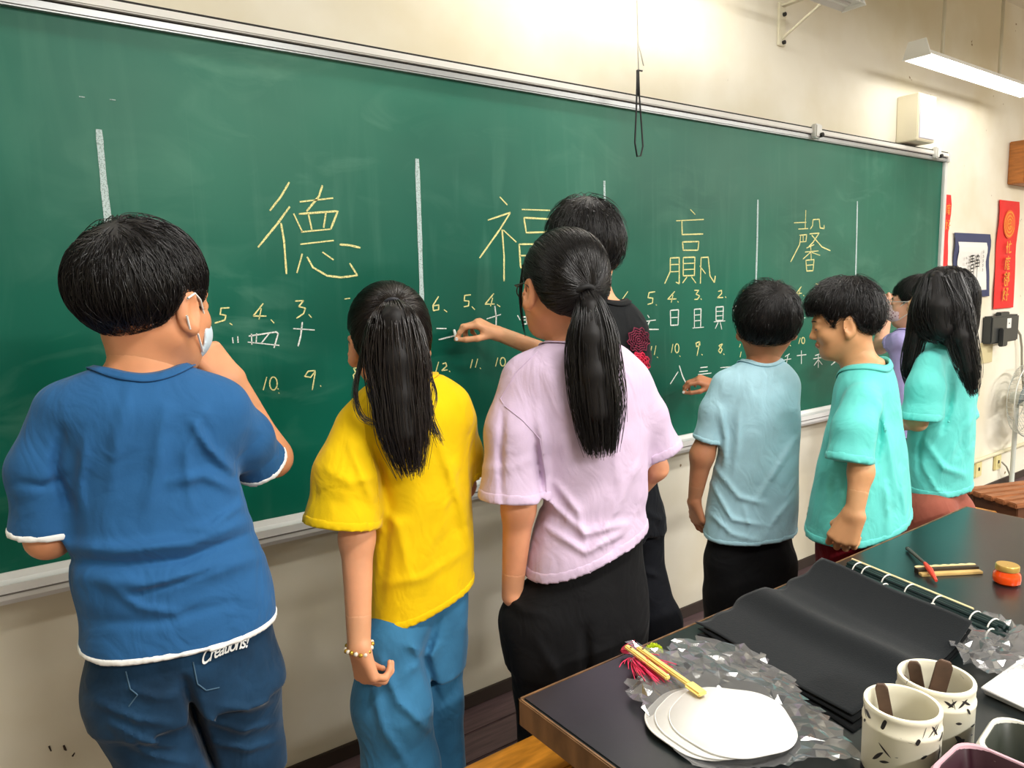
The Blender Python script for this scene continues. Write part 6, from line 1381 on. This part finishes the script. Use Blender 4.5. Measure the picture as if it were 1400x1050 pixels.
# ink-stained white pots
def pot(label, px, py, r, H, seed):
    c = tz(px, py, H); e = empty('paint_pot', (c[0], c[1], TZ)); tag(e, label, 'pot', 'ink-stained white pots'); m = mat('pot_white_%d' % seed, (236, 230, 208), rough=.38, spec=.5)
    N, L = nodes(m); b = N['Principled BSDF']; tc = N.new('ShaderNodeTexCoord'); mp = N.new('ShaderNodeMapping'); mp.inputs['Scale'].default_value = (1, 1, 2.2); mp.inputs['Location'].default_value = (seed, 0, seed); L.new(tc.outputs['Object'], mp.inputs[0])
    n1 = N.new('ShaderNodeTexNoise'); n1.inputs['Scale'].default_value = 46; n1.inputs['Detail'].default_value = 4; n1.inputs['Distortion'].default_value = 1.2; L.new(mp.outputs[0], n1.inputs['Vector'])
    r1 = N.new('ShaderNodeValToRGB'); r1.color_ramp.elements[0].position = .71; r1.color_ramp.elements[1].position = .735; L.new(n1.outputs['Fac'], r1.inputs[0])
    mx = N.new('ShaderNodeMix'); mx.data_type = 'RGBA'; L.new(r1.outputs[0], mx.inputs[0]); mx.inputs[6].default_value = (*lin((236, 231, 208)), 1); mx.inputs[7].default_value = (*lin((36, 32, 32)), 1); L.new(mx.outputs[2], b.inputs['Base Color'])
    prof = [(.0005, .001), (r*.95, .001), (r, .004), (r, H*.72), (r*1.02, H*.735), (r*1.02, H*.775), (r*.985, H*.80), (r*.985, H*.93), (r*1.0, H*.945), (r*1.0, H*.985), (r*.985, H), (r*.90, H), (r*.885, H*.985), (r*.90, H*.86), (r*.89, .006), (.0005, .006)]
    MB().lathe(prof, 48).build('pot_body', m, e, smooth='auto')
    MB().lathe([(r*1.004, .001), (r*1.006, .012), (r*1.004, .0125), (r*1.0, .0125)], 48).build('ink_band', mat('pot_ink_band', (30, 26, 34), rough=.5), e, smooth='auto')
    MB().lathe([(.0005, H*.30), (r*.855, H*.30)], 32).build('ink_water', mat('ink_water', (52, 40, 36), rough=.1), e)
    # ink splashes with a shape of their own, lying on the wall of the pot
    rs = np.random.default_rng(seed+40); base = math.atan2(CAM[1]-c[1], CAM[0]-c[0])
    for k in range(18):
        a0 = base+rs.uniform(-1.3, 1.3); z0 = rs.uniform(.15, .62)*H if k < 8 else H*(.865 if k < 15 else .755 if k < 19 else .965); wd = rs.uniform(.05, .2); hh = rs.uniform(.0012, .0030)*(1 if k % 4 else 2.2); sl = rs.uniform(-.010, .010); rr = r*1.004 if k < 8 else r*(.989 if k < 15 else 1.024 if k < 19 else 1.004)
        V = []
        for q in (-1, 1): V += [(rr*math.cos(a0+t*wd), rr*math.sin(a0+t*wd), z0+sl*t+q*hh*(1-t*t)) for t in np.linspace(-1, 1, 9)]
        MB().add(V, [(i, i+1, i+10, i+9) for i in range(8)]).build('ink_splash', mat('ink_stain', (34, 30, 30), rough=.6), e)
    return e, c
WST = mat('stained_stick', (88, 66, 52), rough=.6, var=.35, vscale=30)
def stick(label, c, H, dx, dy, dz, tilt, w_, t_=.003, yaw=0.3):
    """flat wooden stick standing in a pot"""
    e = empty('wooden_stick', (c[0]+dx, c[1]+dy, TZ+.012)); R = rotm(yaw, 0, tilt); L = dz
    poly = [(-w_, 0), (w_, 0), (w_, L-w_*.7), (w_*.6, L), (-w_*.6, L), (-w_, L-w_*.7)]
    mb = MB(); n = len(poly); mb.add([R @ np.array([x, -t_, z]) for x, z in poly]+[R @ np.array([x, t_, z]) for x, z in poly], [tuple(range(n)), tuple(range(n, 2*n))[::-1]]+[(i, i+n, (i+1) % n+n, (i+1) % n) for i in range(n)])
    o = mb.build('wooden_stick', WST, None, bevel=.0008); o.location = e.location; bpy.data.objects.remove(e); tag(o, label, 'stick', 'stained sticks in the pots')
p1, c1 = pot('ink-stained white pot, the nearer of the two, with one wooden stick', 1234, 960, .0445, .100, 1)
p2, c2 = pot('ink-stained white pot behind the other, holding several brown sticks', 1280, 924, .0465, .100, 2)
stick('brown stained wooden stick standing in the nearer white pot', c1, .1, .012, .012, .100, -.20, .0075, yaw=1.1)
stick('flat brown stick rising above the rim of the rear white pot', c2, .1, -.002, .010, .112, .18, .010, yaw=1.1)
stick('dark brown stick leaning at the back of the rear white pot', c2, .1, .014, .016, .094, -.2, .008, yaw=1.2)
stick('short stained stick at the left inside the rear white pot', c2, .1, -.014, .014, .086, -.25, .006, yaw=1.0)

# plastic tubs
def tub(label, C0, E1, E2, L1, L2, H, rgb, rim, name):
    zt = TZ+H; a = on_z(*C0, zt); d1 = on_z(*E1, zt)-a; d1 = _n(d1); d2 = on_z(*E2, zt)-a; d2 = _n(d2-d1*np.dot(d1, d2)); cen = a+d1*L1/2+d2*L2/2
    e = empty('plastic_tub', (cen[0], cen[1], TZ)); tag(e, label, 'tub', 'plastic tubs with tools')
    def rr(a_, b_, r_, z, n=6):
        out = []
        for q, (sx, sy) in enumerate(((1, 1), (-1, 1), (-1, -1), (1, -1))):
            for i in range(n+1): an = math.pi/2*(q+i/n); out.append(d1*(sx*(a_-r_)+r_*math.cos(an))+d2*(sy*(b_-r_)+r_*math.sin(an))+np.array([0, 0, z]))
        return out
    A_, B_ = L1/2, L2/2
    prof = [(-.014, 0), (-.010, 0), (-.006, H-.008), (0, H-.008), (0, H-.001), (-.002, H), (-.005, H), (-.007, H-.002), (-.016, .004), (-.030, .004)]
    V = []; n = 0
    for o_, z in prof: ring_ = rr(A_+o_, B_+o_, .026+o_*.5, z); n = len(ring_); V += ring_
    f = [(i*n+k, i*n+(k+1) % n, (i+1)*n+(k+1) % n, (i+1)*n+k) for i in range(len(prof)-1) for k in range(n)]+[tuple(range((len(prof)-1)*n, len(prof)*n))]
    MB().add(V, f).build('tub_body', mat(name, rgb, rough=.4, spec=.5, var=.15, vscale=9), e, smooth='auto')
    V = []
    for o_, z in ((.001, H-.010), (.002, H-.004), (-.001, H+.001), (-.005, H+.0012), (-.006, H-.002)): V += rr(A_+o_, B_+o_, .026, z)
    MB().add(V, [(i*n+k, i*n+(k+1) % n, (i+1)*n+(k+1) % n, (i+1)*n+k) for i in range(4) for k in range(n)]).build('tub_rim', mat(name+'_rim', rim, rough=.35), e, smooth='auto')
    return e, cen, d1, d2
t1, cm, m1, m2 = tub('maroon plastic tub at the bottom edge of the photo', (1316, 1008), (1400, 1044), (1286, 1036), .150, .105, .070, (48, 20, 30), (196, 156, 166), 'tub_maroon')
t2, cg, g1, g2 = tub('grey green plastic tub with bamboo brush ends behind the maroon tub', (1362, 974), (1400, 987), (1336, 1000), .150, .105, .066, (46, 50, 42), (206, 204, 192), 'tub_grey')
def brush_in(label, p, d, L, rgb, r=.0035):
    d = _n(np.array(d)); MBx = MB().tube([np.zeros(3), d*L*.75, d*L], [r, r, r*.3], 8); o = MBx.build('bamboo_brush', mat('brush_%d' % rgb[0], rgb, rough=.5), None, smooth='auto'); o.location = p; tag(o, label, 'brush', 'brush handles in the tubs')
for k in range(4): brush_in('pale bamboo brush handle in the grey tub, %s' % ['nearest the pots', 'second from the pots', 'third from the pots', 'farthest from the pots'][k], cg+g1*(.045-.004*k)+g2*(.018*k-.022)+np.array([0, 0, .010-.066]), -g1+np.array([0, 0, .35])+g2*.1*(k-1), .075, (214-4*k, 190, 146))
brush_in('pink brush handle lying in the maroon tub', cm+m1*.04+m2*.022+np.array([0, 0, .010-.070]), -m1+np.array([0, 0, .30]), .085, (196, 150, 156))
a, b = tz(1376, 1036, .02), tz(1396, 1046, .02)
# white tray
e = empty('white_tray', tz(1400, 930)); tag(e, 'white foam tray at the right edge of the table', 'tray'); c = np.array(e.location)
q = [tz(1343, 941, .012)-c, tz(1440, 985, .012)-c, tz(1480, 935, .012)-c, tz(1402, 899, .012)-c]; q0 = [p*np.array([.93, .93, 0])+np.array([0, 0, 0]) for p in q]; q2 = [p*np.array([.86, .86, 1])-np.array([0, 0, .006]) for p in q]
for p in q0: p[2] = .001
mb = MB().add(q0+q, [(3, 2, 1, 0)]+[(i, (i+1) % 4, (i+1) % 4+4, i+4) for i in range(4)]); mb.add(q+q2, [(i, (i+1) % 4, (i+1) % 4+4, i+4) for i in range(4)]+[(4, 5, 6, 7)]); mb.build('tray_body', mat('tray_white_foam', (240, 238, 234), rough=.5, var=.04, vscale=20), e)
ed = MB()
for i in range(4): ed.tube([q[i], q[(i+1) % 4]], .0022, 6)
ed.build('tray_rim', mat('tray_white_rim', (246, 246, 244), rough=.4), e, smooth=True)

# ------------------------------------------------------------------ stools and bench
def stool(label, c, w_, d_, h_, mtop, mleg, rz, nsl, gap, name='wooden_stool', group=None):
    e = empty(name, (c[0], c[1], 0), rz); tag(e, label, 'stool' if name == 'wooden_stool' else 'bench', group); sw = (d_-gap*(nsl-1))/nsl
    for k in range(nsl): MB().box((-w_/2, -d_/2+k*(sw+gap), h_-.022), (w_/2, -d_/2+k*(sw+gap)+sw, h_)).build('slat', mtop, e, bevel=.004)
    for y in (-d_/2+.015, d_/2-.037): MB().box((-w_/2+.03, y, h_-.075), (w_/2-.03, y+.022, h_-.0225)).build('side_rail', mleg, e, bevel=.002)
    for x in (-w_/2+.02, w_/2-.042): MB().box((x, -d_/2+.01, h_-.075), (x+.022, d_/2-.01, h_-.0225)).build('end_rail', mleg, e, bevel=.002)
    for x in (-w_/2+.018, w_/2-.062):
        for y in (-d_/2+.008, d_/2-.052): MB().box((x, y, 0), (x+.044, y+.044, h_-.0225)).build('leg', mleg, e, bevel=.003)
    return e
SW = mat('stool_varnish', (188, 124, 40), rough=.28, var=.4, vscale=6, stretch=(2, 9, 9), coat=.4); SLW = mat('stool_leg', (112, 70, 34), rough=.45, var=.2, vscale=8)
p = on_z(622, 1050, .50); p2 = on_z(735, 1000, .50)
stool('glossy orange brown wooden stool tucked beside the table end', (.625, p2[1]-.120, 0), .37, .24, .50, SW, SLW, 0.0, 2, .004)
BW = mat('bench_wood', (150, 94, 56), rough=.5, var=.3, vscale=6, stretch=(2, 10, 10)); BL = mat('bench_leg', (92, 56, 34), rough=.5, var=.2, vscale=8)
fr = on_z(1385, 688, .43); bk = on_z(1318, 668, .43)
dv = np.array([fr[0]-bk[0], fr[1]-bk[1]]); rz = math.atan2(dv[1], dv[0])+math.pi/2; wl = .42; dl = np.linalg.norm(dv)+.03
cen = (np.array([fr[0], fr[1]])+np.array([bk[0], bk[1]]))/2+np.array([math.cos(rz), math.sin(rz)])*wl/2
stool('brown slatted wooden bench by the wall at the right', (cen[0], cen[1], 0), wl, dl, .43, BW, BL, rz, 5, .012, 'slatted_bench')
p = on_z(1296, 700, .40); stool('orange wooden stool glimpsed behind the girl in turquoise', (3.20, -.605, 0), .19, .19, .40, SW, SLW, 0, 2, .004)
bpy.context.view_layer.update()
